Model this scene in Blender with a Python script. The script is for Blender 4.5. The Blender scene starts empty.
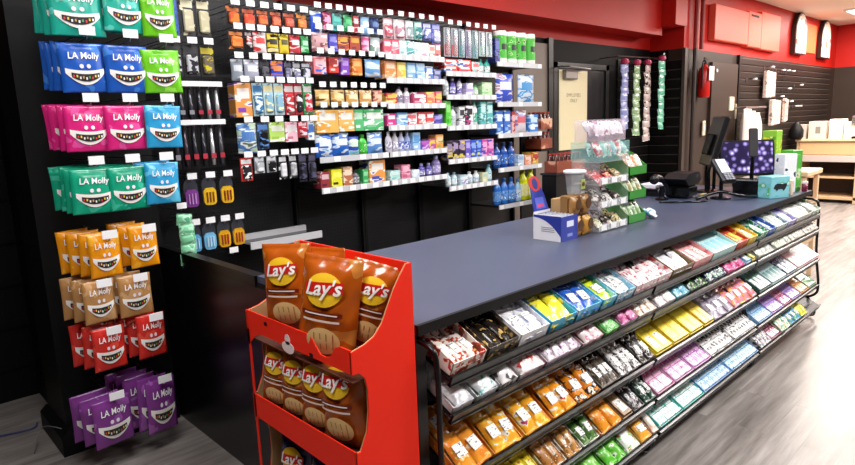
import bpy, math, random
from mathutils import Vector, Matrix, Euler
random.seed(7)
S = bpy.context.scene
COL = S.collection
PI = math.pi
H = 1.6

# ------------------------------------------------------------------ camera
cd = bpy.data.cameras.new('camera'); cam = bpy.data.objects.new('camera', cd); COL.objects.link(cam)
yaw, pitch, roll = math.radians(43.49), math.radians(10.135), math.radians(-2.10)
fw = Vector((math.sin(yaw)*math.cos(pitch), math.cos(yaw)*math.cos(pitch), -math.sin(pitch)))
rt = Vector((math.cos(yaw), -math.sin(yaw), 0)); up = rt.cross(fw)
r2 = rt*math.cos(roll) + up*math.sin(roll); u2 = -rt*math.sin(roll) + up*math.cos(roll)
m = Matrix((( r2.x, u2.x, -fw.x, 0), (r2.y, u2.y, -fw.y, 0), (r2.z, u2.z, -fw.z, H), (0, 0, 0, 1)))
cam.matrix_world = m
cd.sensor_width = 36; cd.lens = 610*36/855; cd.clip_start = .05; cd.clip_end = 60
S.camera = cam
# ------------------------------------------------------------------ world, exposure, lights
W = bpy.data.worlds.new('world'); S.world = W; W.use_nodes = True
W.node_tree.nodes['Background'].inputs[0].default_value = (.9, .93, 1, 1)
W.node_tree.nodes['Background'].inputs[1].default_value = .25
S.view_settings.view_transform = 'Standard'; S.view_settings.look = 'None'
S.view_settings.gamma = 1; S.view_settings.exposure = 0.0; S.view_settings.use_curve_mapping = False
CEIL = 3.25
# x, y, power, colour : the ceiling troffers of the shop
LAMPS = [(.2, 1.2, 52, (1, .98, .96)), (2.4, -.3, 75, (1, .98, .96)), (4.9, -.3, 75, (1, .98, .96)),
         (1.9, 2.4, 31, (1, .98, 1)), (3.9, 2.3, 27, (.97, .97, 1)), (7.3, .3, 105, (1, .93, .88)), (9.6, 1.0, 140, (1, .9, .82)),
         (9.3, -1.6, 150, (1, .92, .9)), (12.0, .6, 160, (1, .9, .82)), (13.3, 2.6, 110, (1, .9, .8)), (10.6, 2.2, 130, (1, .88, .78))]
LAMP_SIZE = (1.15, .55)

# ------------------------------------------------------------------ helpers
def lin(h):
    if isinstance(h, str):
        h = h.lstrip('#'); v = [int(h[i:i+2], 16)/255 for i in (0, 2, 4)]
    else: v = h
    return tuple((c/12.92 if c <= .04045 else ((c+.055)/1.055)**2.4) for c in v)
MATS = {}
def mat(c, rough=.5, metal=0, spec=.5, alpha=1, trans=0, coat=0, emit=0, name=None):
    k = ('m', c, rough, metal, spec, alpha, trans, coat, emit)
    if k in MATS: return MATS[k]
    M = bpy.data.materials.new(name or 'plain'); M.use_nodes = True
    b = M.node_tree.nodes['Principled BSDF']; r, g, bb = lin(c)
    b.inputs['Base Color'].default_value = (r, g, bb, 1); b.inputs['Roughness'].default_value = rough
    b.inputs['Metallic'].default_value = metal; b.inputs['Specular IOR Level'].default_value = spec
    b.inputs['Alpha'].default_value = alpha; b.inputs['Transmission Weight'].default_value = trans
    b.inputs['Coat Weight'].default_value = coat
    if emit: b.inputs['Emission Color'].default_value = (r, g, bb, 1); b.inputs['Emission Strength'].default_value = emit
    MATS[k] = M; return M
def printed(cols, scale=60, rough=.42, stretch=(1, 1, 1)):
    """printed packaging: patches of a few inks in object space, shifted per object"""
    if isinstance(cols, str): cols = tuple(cols.split())
    k = ('p', cols, scale, rough, stretch)
    if k in MATS: return MATS[k]
    M = bpy.data.materials.new('printed_pack'); M.use_nodes = True; nt = M.node_tree; N = nt.nodes; L = nt.links
    b = N['Principled BSDF']; b.inputs['Roughness'].default_value = rough
    tc = N.new('ShaderNodeTexCoord'); oi = N.new('ShaderNodeObjectInfo')
    mp = N.new('ShaderNodeMapping'); mp.inputs['Scale'].default_value = stretch
    ad = N.new('ShaderNodeVectorMath'); ad.operation = 'ADD'
    L.new(tc.outputs['Object'], mp.inputs[0]); L.new(mp.outputs[0], ad.inputs[0]); L.new(oi.outputs['Random'], ad.inputs[1])
    no = N.new('ShaderNodeTexNoise'); no.inputs['Scale'].default_value = scale; no.inputs['Detail'].default_value = 1.5
    L.new(ad.outputs[0], no.inputs['Vector'])
    cr = N.new('ShaderNodeValToRGB'); cr.color_ramp.interpolation = 'CONSTANT'
    n = len(cols); L.new(no.outputs[0], cr.inputs[0])
    # first colour takes the bulk of the surface
    pos = [0, .53, .61, .68, .74][:n] if n > 1 else [0]
    while len(cr.color_ramp.elements) < n: cr.color_ramp.elements.new(.9)
    for i, e in enumerate(cr.color_ramp.elements):
        if i < n: e.position = pos[i]; e.color = (*lin(cols[i]), 1)
        else: e.position = 1; e.color = (*lin(cols[-1]), 1)
    L.new(cr.outputs[0], b.inputs['Base Color'])
    MATS[k] = M; return M

class MB:
    def __init__(s): s.v = []; s.f = []; s.mi = []; s.mats = []
    def _m(s, m):
        if m not in s.mats: s.mats.append(m)
        return s.mats.index(m)
    def add(s, vs, fs, m):
        o = len(s.v); s.v += [tuple(v) for v in vs]; k = s._m(m)
        for f in fs: s.f.append(tuple(i+o for i in f)); s.mi.append(k)
        return s
    def box(s, x0, x1, y0, y1, z0, z1, m, M=None):
        vs = [Vector(p) for p in ((x0,y0,z0),(x1,y0,z0),(x1,y1,z0),(x0,y1,z0),(x0,y0,z1),(x1,y0,z1),(x1,y1,z1),(x0,y1,z1))]
        if M: vs = [M @ v for v in vs]
        return s.add(vs, [(0,3,2,1),(4,5,6,7),(0,1,5,4),(1,2,6,5),(2,3,7,6),(3,0,4,7)], m)
    def rbox(s, x0, x1, y0, y1, z0, z1, m, b=.004, M=None):
        """box with chamfered edges (octagonal rings in z)"""
        b = min(b, (x1-x0)*.45, (y1-y0)*.45, (z1-z0)*.45)
        rings = []
        for z, i in ((z0, b), (z0+b, 0), (z1-b, 0), (z1, b)):
            a, c, d, e = x0+i, x1-i, y0+i, y1-i; q = b*(.7 if i == 0 else .4)
            rings.append([(a+q,d,z),(c-q,d,z),(c,d+q,z),(c,e-q,z),(c-q,e,z),(a+q,e,z),(a,e-q,z),(a,d+q,z)])
        vs = [Vector(p) for r in rings for p in r]
        if M: vs = [M @ v for v in vs]
        fs = [tuple(reversed(range(8))), tuple(range(24, 32))]
        for k in range(3):
            for j in range(8): fs.append((k*8+j, k*8+(j+1) % 8, k*8+8+(j+1) % 8, k*8+8+j))
        return s.add(vs, fs, m)
    def tube(s, pts, r, m, n=8):
        pts = [Vector(p) for p in pts]; rings = []
        t0 = (pts[1]-pts[0]).normalized(); a = t0.orthogonal().normalized()
        for i, p in enumerate(pts):
            if i == 0: t = (pts[1]-pts[0])
            elif i == len(pts)-1: t = pts[-1]-pts[-2]
            else: t = (pts[i+1]-p).normalized()+(p-pts[i-1]).normalized()
            t.normalize(); a = (a - t*a.dot(t)).normalized(); b = t.cross(a)
            rr = r[i] if isinstance(r, (list, tuple)) else r
            rings.append([p+a*rr*math.cos(2*PI*j/n)+b*rr*math.sin(2*PI*j/n) for j in range(n)])
        vs = [v for q in rings for v in q]; fs = [tuple(reversed(range(n))), tuple(range(len(vs)-n, len(vs)))]
        for k in range(len(pts)-1):
            for j in range(n): fs.append((k*n+j, k*n+(j+1) % n, (k+1)*n+(j+1) % n, (k+1)*n+j))
        return s.add(vs, fs, m)
    def lathe(s, prof, m, n=20, c=(0, 0, 0), sx=1, sy=1, M=None):
        vs = []
        for r, z in prof:
            for j in range(n): vs.append(Vector((c[0]+r*sx*math.cos(2*PI*j/n), c[1]+r*sy*math.sin(2*PI*j/n), c[2]+z)))
        if M: vs = [M @ v for v in vs]
        k = len(prof); fs = [tuple(reversed(range(n))), tuple(range((k-1)*n, k*n))]
        for i in range(k-1):
            for j in range(n): fs.append((i*n+j, i*n+(j+1) % n, (i+1)*n+(j+1) % n, (i+1)*n+j))
        return s.add(vs, fs, m)
    def prism(s, poly, y0, y1, m, M=None):
        """polygon in x,z extruded along y"""
        n = len(poly); vs = [Vector((x, y0, z)) for x, z in poly]+[Vector((x, y1, z)) for x, z in poly]
        if M: vs = [M @ v for v in vs]
        fs = [tuple(range(n)), tuple(reversed(range(n, 2*n)))]+[(j, j+n, (j+1) % n+n, (j+1) % n) for j in range(n)]
        return s.add(vs, fs, m)
    def mesh(s, name, smooth=False):
        me = bpy.data.meshes.new(name); me.from_pydata(s.v, [], s.f)
        for m_ in s.mats: me.materials.append(m_)
        me.polygons.foreach_set('material_index', s.mi)
        if smooth: me.polygons.foreach_set('use_smooth', [True]*len(s.f))
        me.update(); return me
    def build(s, name, parent=None, smooth=False):
        return link(name, s.mesh(name, smooth), parent)
def link(name, me, parent=None):
    o = bpy.data.objects.new(name, me); COL.objects.link(o)
    if parent: o.parent = parent
    return o
def tag(o, label=None, cat=None, group=None, kind=None):
    if label: o['label'] = label
    if cat: o['category'] = cat
    if group: o['group'] = group
    if kind: o['kind'] = kind
    return o
def empty(name, loc=(0, 0, 0), rot=(0, 0, 0), label=None, cat=None, group=None):
    o = bpy.data.objects.new(name, None); o.empty_display_size = .05; COL.objects.link(o)
    o.location = loc; o.rotation_euler = rot; return tag(o, label, cat, group)
def struct(o): o['kind'] = 'structure'; return o
def copy_tree(o, parent=None):
    c = o.copy(); COL.objects.link(c); c.parent = parent
    for ch in KIDS.get(o.name, []): copy_tree(ch, c)
    return c
KIDS = {}
def smooth_path(pts, n=5):
    P = [Vector(p) for p in pts]; out = []
    for i in range(len(P)-1):
        p0 = P[max(i-1, 0)]; p1 = P[i]; p2 = P[i+1]; p3 = P[min(i+2, len(P)-1)]
        for k in range(n):
            t = k/n
            out.append(.5*((2*p1)+(p2-p0)*t+(2*p0-5*p1+4*p2-p3)*t*t+(3*p1-p0-3*p2+p3)*t**3))
    out.append(P[-1]); return out
TXT = {}
def text_geo(t, h=1.0, bold=0, shear=0):
    """(verts, faces) of a line of text, centred, letter height about h, in x,z"""
    k = (t, bold, shear)
    if k not in TXT:
        cu = bpy.data.curves.new('t', 'FONT'); cu.body = t; cu.align_x = 'CENTER'; cu.align_y = 'CENTER'
        cu.offset = bold; cu.shear = shear; cu.resolution_u = 2
        o = bpy.data.objects.new('t', cu); COL.objects.link(o)
        dg = bpy.context.evaluated_depsgraph_get(); me = bpy.data.meshes.new_from_object(o.evaluated_get(dg))
        TXT[k] = ([(v.co.x, v.co.y) for v in me.vertices], [tuple(p.vertices) for p in me.polygons])
        bpy.data.objects.remove(o); bpy.data.curves.remove(cu); bpy.data.meshes.remove(me)
    vs, fs = TXT[k]; return [(x*h, z*h) for x, z in vs], fs
ORD = ['first', 'second', 'third', 'fourth', 'fifth', 'sixth', 'seventh', 'eighth', 'ninth', 'tenth', 'eleventh', 'twelfth', 'thirteenth', 'fourteenth',
       'fifteenth', 'sixteenth', 'seventeenth', 'eighteenth', 'nineteenth', 'twentieth', 'twenty-first', 'twenty-second', 'twenty-third', 'twenty-fourth', 'twenty-fifth']
CN = {}
def cname(c):
    """everyday word for a hex colour"""
    import colorsys
    h = c.lstrip('#'); r, g, b = [int(h[i:i+2], 16)/255 for i in (0, 2, 4)]
    hh, l, s = colorsys.rgb_to_hls(r, g, b); hh *= 360
    if l < .14: return 'black'
    if s < .15: return 'white' if l > .8 else ('light grey' if l > .6 else ('grey' if l > .35 else 'dark grey'))
    if l > .9: return 'white'
    if hh < 14 or hh >= 345: n = 'red' if l < .62 else 'pink'
    elif hh < 40: n = 'orange' if (l > .4 and s > .6) else ('tan' if l > .5 else 'brown')
    elif hh < 68: n = 'yellow' if s > .45 else 'cream'
    elif hh < 155: n = 'green'
    elif hh < 192: n = 'teal'
    elif hh < 250: n = 'blue'
    elif hh < 290: n = 'purple'
    else: n = 'magenta' if s > .45 and l < .6 else 'pink'
    if n in ('green', 'blue', 'purple', 'teal'):
        if l > .68: n = 'pale '+n
        elif l < .3: n = 'dark '+n
    return n
def cdesc(cols):
    a = cname(cols[0])
    for c in cols[1:]:
        b = cname(c)
        if b != a: return a+' and '+b
    return a

BLACK = mat('#070708', .55, 0, .25); BLACKG = mat('#070708', .3, 0, .35); METAL = mat('#9a9a9c', .3, 1); TAGW = mat('#f2f2f4', .5)
DKM = mat('#141416', .35, .4); WHITE = mat('#eeeef0', .45); CLEAR = mat('#f4f8fa', .08, 0, .5, .10)
CLEAR2 = mat('#e8eef2', .1, 0, .5, .3)

# ------------------------------------------------------------------ procedural surfaces
def nodes(name, rough=.5):
    M = bpy.data.materials.new(name); M.use_nodes = True; nt = M.node_tree
    b = nt.nodes['Principled BSDF']; b.inputs['Roughness'].default_value = rough
    return M, nt, nt.nodes, nt.links, b
def ramp(N, stops):
    cr = N.new('ShaderNodeValToRGB'); e = cr.color_ramp.elements
    while len(e) < len(stops): e.new(.5)
    for i, (p, c) in enumerate(stops): e[i].position = p; e[i].color = (*lin(c), 1)
    return cr
def floor_mat():
    M, nt, N, L, b = nodes('floor_planks', .33)
    tc = N.new('ShaderNodeTexCoord')
    br = N.new('ShaderNodeTexBrick'); br.offset = .37; br.inputs['Scale'].default_value = 1
    br.inputs['Brick Width'].default_value = 1.2; br.inputs['Row Height'].default_value = .15; br.inputs['Mortar Size'].default_value = .0025
    br.inputs['Color1'].default_value = (0.2, .2, .2, 1); br.inputs['Color2'].default_value = (.8, .8, .8, 1); br.inputs['Mortar'].default_value = (0, 0, 0, 1)
    L.new(tc.outputs['Object'], br.inputs['Vector'])
    mp = N.new('ShaderNodeMapping'); mp.inputs['Scale'].default_value = (1.2, 14, 1); L.new(tc.outputs['Object'], mp.inputs[0])
    ad = N.new('ShaderNodeVectorMath'); ad.operation = 'ADD'; L.new(mp.outputs[0], ad.inputs[0]); L.new(br.outputs['Color'], ad.inputs[1])
    no = N.new('ShaderNodeTexNoise'); no.inputs['Scale'].default_value = 1.6; no.inputs['Detail'].default_value = 6; no.inputs['Roughness'].default_value = .6
    L.new(ad.outputs[0], no.inputs['Vector'])
    cr = ramp(N, [(.28, '#6c6662'), (.48, '#8f8884'), (.7, '#b0a9a5')]); L.new(no.outputs[0], cr.inputs[0])
    mx = N.new('ShaderNodeMixRGB'); mx.blend_type = 'MULTIPLY'; mx.inputs[0].default_value = .35
    L.new(cr.outputs[0], mx.inputs[1]); L.new(br.outputs['Color'], mx.inputs[2])
    L.new(mx.outputs[0], b.inputs['Base Color'])
    rr = N.new('ShaderNodeMapRange'); rr.inputs[3].default_value = .25; rr.inputs[4].default_value = .45; L.new(no.outputs[0], rr.inputs[0]); L.new(rr.outputs[0], b.inputs['Roughness'])
    return M
def painted(c, c2, rough=.5, spec=.3):
    M, nt, N, L, b = nodes('painted_wall', rough); b.inputs['Specular IOR Level'].default_value = spec
    tc = N.new('ShaderNodeTexCoord'); no = N.new('ShaderNodeTexNoise'); no.inputs['Scale'].default_value = 1.7; no.inputs['Detail'].default_value = 4
    L.new(tc.outputs['Object'], no.inputs['Vector']); cr = ramp(N, [(.3, c), (.7, c2)]); L.new(no.outputs[0], cr.inputs[0])
    L.new(cr.outputs[0], b.inputs['Base Color']); return M
def peg_mat():
    M, nt, N, L, b = nodes('pegboard', .4)
    tc = N.new('ShaderNodeTexCoord'); mp = N.new('ShaderNodeMapping'); mp.inputs['Scale'].default_value = (40, 0, 40)
    L.new(tc.outputs['Object'], mp.inputs[0])
    fr = N.new('ShaderNodeVectorMath'); fr.operation = 'FRACTION'; L.new(mp.outputs[0], fr.inputs[0])
    ds = N.new('ShaderNodeVectorMath'); ds.operation = 'DISTANCE'; ds.inputs[1].default_value = (.5, 0, .5); L.new(fr.outputs[0], ds.inputs[0])
    cr = N.new('ShaderNodeValToRGB'); cr.color_ramp.elements[0].position = .24; cr.color_ramp.elements[0].color = (.0005, .0005, .0005, 1)
    cr.color_ramp.elements[1].position = .3; cr.color_ramp.elements[1].color = (.0075, .0075, .009, 1)
    L.new(ds.outputs['Value'], cr.inputs[0]); L.new(cr.outputs[0], b.inputs['Base Color']); return M
def laminate():
    M, nt, N, L, b = nodes('laminate', .34)
    tc = N.new('ShaderNodeTexCoord'); no = N.new('ShaderNodeTexNoise'); no.inputs['Scale'].default_value = 3; no.inputs['Detail'].default_value = 3
    L.new(tc.outputs['Object'], no.inputs['Vector']); cr = ramp(N, [(.3, '#40485e'), (.7, '#464e65')]); L.new(no.outputs[0], cr.inputs[0])
    L.new(cr.outputs[0], b.inputs['Base Color']); return M
PEG = peg_mat()
RED = painted('#b0160e', '#ba1a11', .5); DKWALL = painted('#30241e', '#362922', .5); BKWALL = painted('#060607', '#08080a', .6, .15)
CEILM = painted('#e8d8c8', '#eadccd', .7)

# ------------------------------------------------------------------ the room
XL, XR, YF, YB = -2.2, 15.0, -3.2, 3.95     # left, right, front (behind camera), back wall
b = MB(); b.box(XL, XR, YF, 4.6, -.1, 0, floor_mat()); struct(b.build('floor'))
b = MB(); b.box(XL, XR, YF, 4.6, CEIL, CEIL+.1, CEILM); struct(b.build('ceiling'))
b = MB(); b.box(XL, .72, 4.38, 4.6, 0, 2.44, BKWALL); b.box(XL, .72, 4.38, 4.6, 2.44, CEIL, RED)
b.box(.70, .78, 3.95, 4.6, 0, CEIL, BKWALL)
for i in range(9): b.box(XL, .70, 4.365, 4.38, .2+i*.26, .2+i*.26+.235, BKWALL)
struct(b.build('wall_recess'))
b = MB(); b.box(.78, 7.9, YB, 4.15, 0, 2.44, BKWALL); b.box(.78, 7.9, YB, 4.15, 2.44, CEIL, RED); struct(b.build('wall_back'))
b = MB(); b.box(7.9, XR, 3.5, 3.7, 0, 2.42, DKWALL); b.box(7.9, XR, 3.5, 3.7, 2.42, CEIL, RED)
b.box(7.9, 8.1, 3.7, 4.15, 0, 2.42, BKWALL); b.box(7.9, 8.1, 3.7, 4.15, 2.42, CEIL, RED); struct(b.build('wall_side'))
b = MB(); b.box(XR, XR+.2, YF, 4.6, 0, 2.42, DKWALL); b.box(XR, XR+.2, YF, 4.6, 2.42, CEIL, RED); struct(b.build('wall_right'))
b = MB(); b.box(XL-.2, XL, YF, 4.6, 0, CEIL, DKWALL); struct(b.build('wall_left'))
b = MB(); b.box(XL, XR, YF-.2, YF, 0, CEIL, painted('#57504c', '#5f5853')); struct(b.build('wall_front'))
# soffit above the goods wall and down the side wall
b = MB(); b.box(.78, 7.6, 3.65, YB, 2.57, CEIL, RED); b.box(7.58, 7.9, 3.47, YB, 2.68, CEIL, RED)
struct(b.build('trim_1'))
# seam line in the soffit face
# slat walls
SLAT = mat('#241c18', .45, 0, .3); SLATE = mat('#6a5f58', .4); SLATB = mat('#0d0b0b', .5, 0, .2); SLATBE = mat('#4a4442', .4)
def slats(name, x0, x1, y, z0, z1, step=.1, along='x', xf=0, SLAT=SLAT, SLATE=SLATE):
    b = MB(); z = z0
    while z < z1-.02:
        h = step-.016
        if along == 'x': b.box(x0, x1, y-.018, y, z, z+h, SLAT); b.box(x0, x1, y-.02, y-.017, z+h-.006, z+h, SLATE)
        else: b.box(xf-.018, xf, x0, x1, z, z+h, SLAT); b.box(xf-.02, xf-.017, x0, x1, z+h-.006, z+h, SLATE)
        z += step
    return struct(b.build(name))
slats('wall_slat_side', 9.75, 14.6, 3.5, .5, 2.38)
slats('wall_slat_back', 7.05, 7.88, YB, .5, 2.3, .12, SLAT=SLATB, SLATE=SLATBE)
slats('wall_slat_end', 3.52, 3.93, 0, .5, 2.3, .12, 'y', 7.9, SLATB, SLATBE)
b = MB(); b.box(9.69, 9.75, 3.46, 3.5, 0, 2.42, mat('#0b0a0a', .4)); struct(b.build('trim_2'))
b = MB(); b.box(7.86, 7.9, 3.46, 3.5, 0, 2.42, mat('#40352f', .4)); b.box(7.9, 7.96, 3.47, 3.5, 0, 2.42, mat('#40352f', .4)); struct(b.build('trim_3'))

# back-room door in the back wall, with its pale sign
DOORM = mat('#100f12', .4)
d = struct(empty('door_1', (5.72, YB-.001, 0)))
b = MB(); b.box(-.07, 0, -.05, 0, 0, 2.2, DOORM); b.box(1.0, 1.07, -.05, 0, 0, 2.2, DOORM); b.box(-.07, 1.07, -.05, 0, 2.14, 2.2, DOORM); b.build('door_frame', d)
b = MB(); b.box(0, 1.0, -.03, 0, .01, 2.14, mat('#17161a', .35)); b.build('door_leaf', d)
b = MB(); b.rbox(.10, .34, -.09, -.03, 2.02, 2.12, mat('#8e8a86', .35, .6), .01); b.tube([(.34, -.07, 2.11), (.48, -.16, 2.13), (.0, -.2, 2.14), (-.02, -.06, 2.15)], .008, METAL)
tag(b.build('door_closer', d), 'grey metal door closer arm')
p = tag(empty('door_sign', (6.04, YB-.035, 1.25)), 'tall cream notice sheet fixed on the black back door', 'sign')
b = MB(); b.box(-.28, .28, -.008, 0, 0, .87, mat('#e8ddb4', .5)); b.build('sheet', p)
b = MB()
for k, (t, z) in enumerate((('EMPLOYEES', .60), ('ONLY', .54))):
    vs, fs = text_geo(t, .055); b.add([(x, -.0095, zz+z) for x, zz in vs], fs, mat('#8d8468', .6))
b.build('lettering', p)
# the tan painted strip beside the goods wall, seen past the last shelves
b = MB(); b.box(4.85, 5.56, YB-.03, YB, 0, 2.38, mat('#7a6e64', .5)); b.box(5.56, 5.64, YB-.05, YB, 0, 2.44, mat('#0b0b0c', .4)); struct(b.build('trim_4'))
# wall E: door, pipes, extinguisher, panels
d = struct(empty('door_2', (8.72, 3.5, 0)))
b = MB(); b.box(0, .92, -.04, 0, 0, 2.28, mat('#382a22', .45)); b.build('door_leaf', d)
b = MB(); b.rbox(.83, .87, -.07, -.04, 1.5, 1.72, mat('#b9ad9a', .35, .5), .008); b.build('door_handle', d)
b = MB()
for xx in (.12,): b.lathe([(.022, 0), (.022, .01)], WHITE, 10, M=Matrix.Translation((xx, -.05, 2.17)) @ Matrix.Rotation(PI/2, 4, 'X'))
b.build('door_bell', d)
for k, (xx, zb) in enumerate(((8.1, 0), (8.28, 2.35))):
    b = MB(); b.tube([(xx, 3.44, max(zb, 2.42)), (xx, 3.44, CEIL)], .028, mat('#8a1a12', .5), 8)
    if not k: b.tube([(xx, 3.44, 0), (xx, 3.44, 2.42)], .028, mat('#2e221c', .5), 8)
    tag(b.build('wall_pipe'), ['vertical pipe painted red above and brown below beside the wall corner', 'short red vertical pipe above the fire extinguisher'][k], 'pipe')
e = empty('fire_extinguisher', (8.36, 3.42, 1.80), (0, 0, 0), 'red fire extinguisher with white label hanging on brown wall', 'fire extinguisher')
R_ = mat('#c01812', .25)
b = MB(); b.lathe([(.02, 0), (.07, .004), (.075, .03), (.075, .33), (.06, .385), (.03, .41), (.028, .43)], R_, 20); b.build('cylinder_body', e, True)
b = MB(); b.lathe([(.03, .43), (.03, .46), (.018, .48)], DKM, 12); b.box(-.015, .09, -.012, .012, .475, .49, DKM); b.box(-.015, .09, -.012, .012, .50, .515, DKM); b.build('valve', e)
b = MB(); b.tube(smooth_path([(-.02, 0, .46), (-.09, -.01, .42), (-.095, -.01, .25), (-.09, -.01, .12)]), .011, BLACK); b.build('hose', e)
b = MB(); b.box(-.06, .09, -.092, -.086, .22, .40, WHITE); tag(b.build('instruction_label', e), 'white instruction label')
w = tag(empty('wall_panel_board', (8.62, 3.5, 2.50)), 'long pink-red flat panel with seams high on the red wall', 'panel')
PK = mat('#e0604e', .5, 0, .3)
b = MB(); b.rbox(0, 1.2, -.09, 0, .06, .52, PK, .01); b.rbox(1.21, 1.74, -.09, 0, .04, .54, PK, .01); b.rbox(1.75, 2.6, -.09, 0, .03, .58, PK, .01); b.build('panel', w)
b = MB(); b.box(1.3, 1.6, -.096, -.088, .47, .50, BLACK); tag(b.build('slot', w), 'black slot')
s = tag(empty('sensor', (9.35, 3.48, 1.62)), 'small white square wall box beside the brown door', 'wall box')
b = MB(); b.rbox(0, .16, -.04, 0, 0, .2, mat('#d8d2b4', .4), .01); b.build('housing', s)
s = tag(empty('light_switch', (8.5, 3.48, 1.3)), 'cream switch plate low on the wall under the extinguisher', 'switch')
b = MB(); b.rbox(0, .09, -.015, 0, 0, .2, mat('#c9b9a2', .4), .005); b.build('plate', s); b = MB(); b.rbox(.03, .06, -.022, -.015, .07, .13, WHITE, .003); b.build('rocker', s)
# arched boards on the red wall
def arch_board(x, label, inks):
    e = empty('arched_board', (x, 3.49, 2.55), (0, 0, 0), label, 'wall board', None)
    pts = [(0, 0), (.62, 0), (.62, .34)]+[(.31+.31*math.cos(a), .34+.36*math.sin(a)) for a in [PI*k/10 for k in range(1, 10)]]+[(0, .34)]
    b = MB(); b.prism(pts, -.07, 0, mat('#241512', .4)); b.build('board', e)
    b = MB(); b.prism([(x_*.9+.045, z_*.94+.02) for x_, z_ in pts], -.076, -.07, printed(inks, 9, .4)); b.build('face', e)
arch_board(12.05, 'arched white picture board with dark edge, nearer of two on red wall', ('#f3e4de', '#f7efe8', '#6c5a70', '#d87a5a'))
arch_board(13.6, 'arched white picture board with orange edge, farther one near corner', ('#f6ead8', '#f7efe8', '#70707a', '#e0844a'))
b = MB(); b.box(12.75, 13.5, 3.482, 3.498, 2.62, 3.12, mat('#d8663a', .5)); tag(b.build('orange_poster'), 'flat orange panel on the red wall between two arched boards', 'poster')

# ------------------------------------------------------------------ ceiling troffers
LM = mat('#ffffff', .5, emit=6)
for i, (x, y, pw, c) in enumerate(LAMPS):
    e = empty('ceiling_light', (x, y, CEIL), (0, 0, 0), ['white ceiling panel light above the pouch tower', 'white ceiling panel light above the chip display', 'white ceiling panel light above the middle of the candy racks', 'white ceiling panel light above the vape pegboard aisle', 'white ceiling panel light above the aisle behind counter', 'white ceiling panel light past the far counter end', 'warm ceiling panel light before the slat wall', 'ceiling panel light above the open floor', 'warm ceiling panel light above the wooden cabinet', 'bright ceiling panel light beside the far wall corner', 'warm ceiling panel light by the red wall panel'][i], 'ceiling light', 'ceiling panel lights')
    sx, sy = LAMP_SIZE[0]/2, LAMP_SIZE[1]/2
    b = MB(); f = mat('#e8e8e8', .5)
    b.box(-sx-.03, sx+.03, -sy-.03, -sy, -.03, 0, f); b.box(-sx-.03, sx+.03, sy, sy+.03, -.03, 0, f); b.box(-sx-.03, -sx, -sy, sy, -.03, 0, f); b.box(sx, sx+.03, -sy, sy, -.03, 0, f); b.build('frame', e)
    b = MB(); b.box(-sx, sx, -sy, sy, -.012, -.002, LM); b.build('diffuser', e)
    ld = bpy.data.lights.new('lamp', 'AREA'); ld.shape = 'RECTANGLE'; ld.size = LAMP_SIZE[0]; ld.size_y = LAMP_SIZE[1]; ld.energy = pw; ld.color = c
    lo = bpy.data.objects.new('lamp_light', ld); COL.objects.link(lo); lo.location = (x, y, CEIL-.035)

# ------------------------------------------------------------------ counter
TOPZ = .99
c = tag(empty('service_counter', (0, 0, 0)), 'long black service counter with slate blue laminate top', 'counter')
b = MB(); b.box(1.205, 5.32, 1.335, 2.33, TOPZ-.03, TOPZ, laminate()); b.build('countertop', c)
b = MB(); b.box(1.20, 5.325, 1.322, 1.336, TOPZ-.032, TOPZ+.001, BLACK); b.box(5.32, 5.335, 1.322, 2.33, TOPZ-.048, TOPZ+.001, BLACK); b.box(1.20, 5.32, 1.6, 2.33, TOPZ-.05, TOPZ-.031, BLACK); tag(b.build('edge_trim', c), 'black edge trim')
b = MB(); b.box(1.24, 5.30, 1.62, 1.66, 0, TOPZ-.05, BLACK); b.box(1.24, 5.30, 2.26, 2.30, 0, TOPZ-.05, BLACK); b.box(5.26, 5.30, 1.66, 2.26, 0, TOPZ-.05, BLACK); b.build('cabinet_body', c)
b = MB(); b.box(1.20, 1.24, 1.336, 3.42, 0, TOPZ-.052, mat('#0a0a0c', .3)); b.box(1.195, 1.245, 2.335, 3.42, TOPZ-.05, TOPZ, BLACKG); b.build('end_panel', c)

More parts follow.
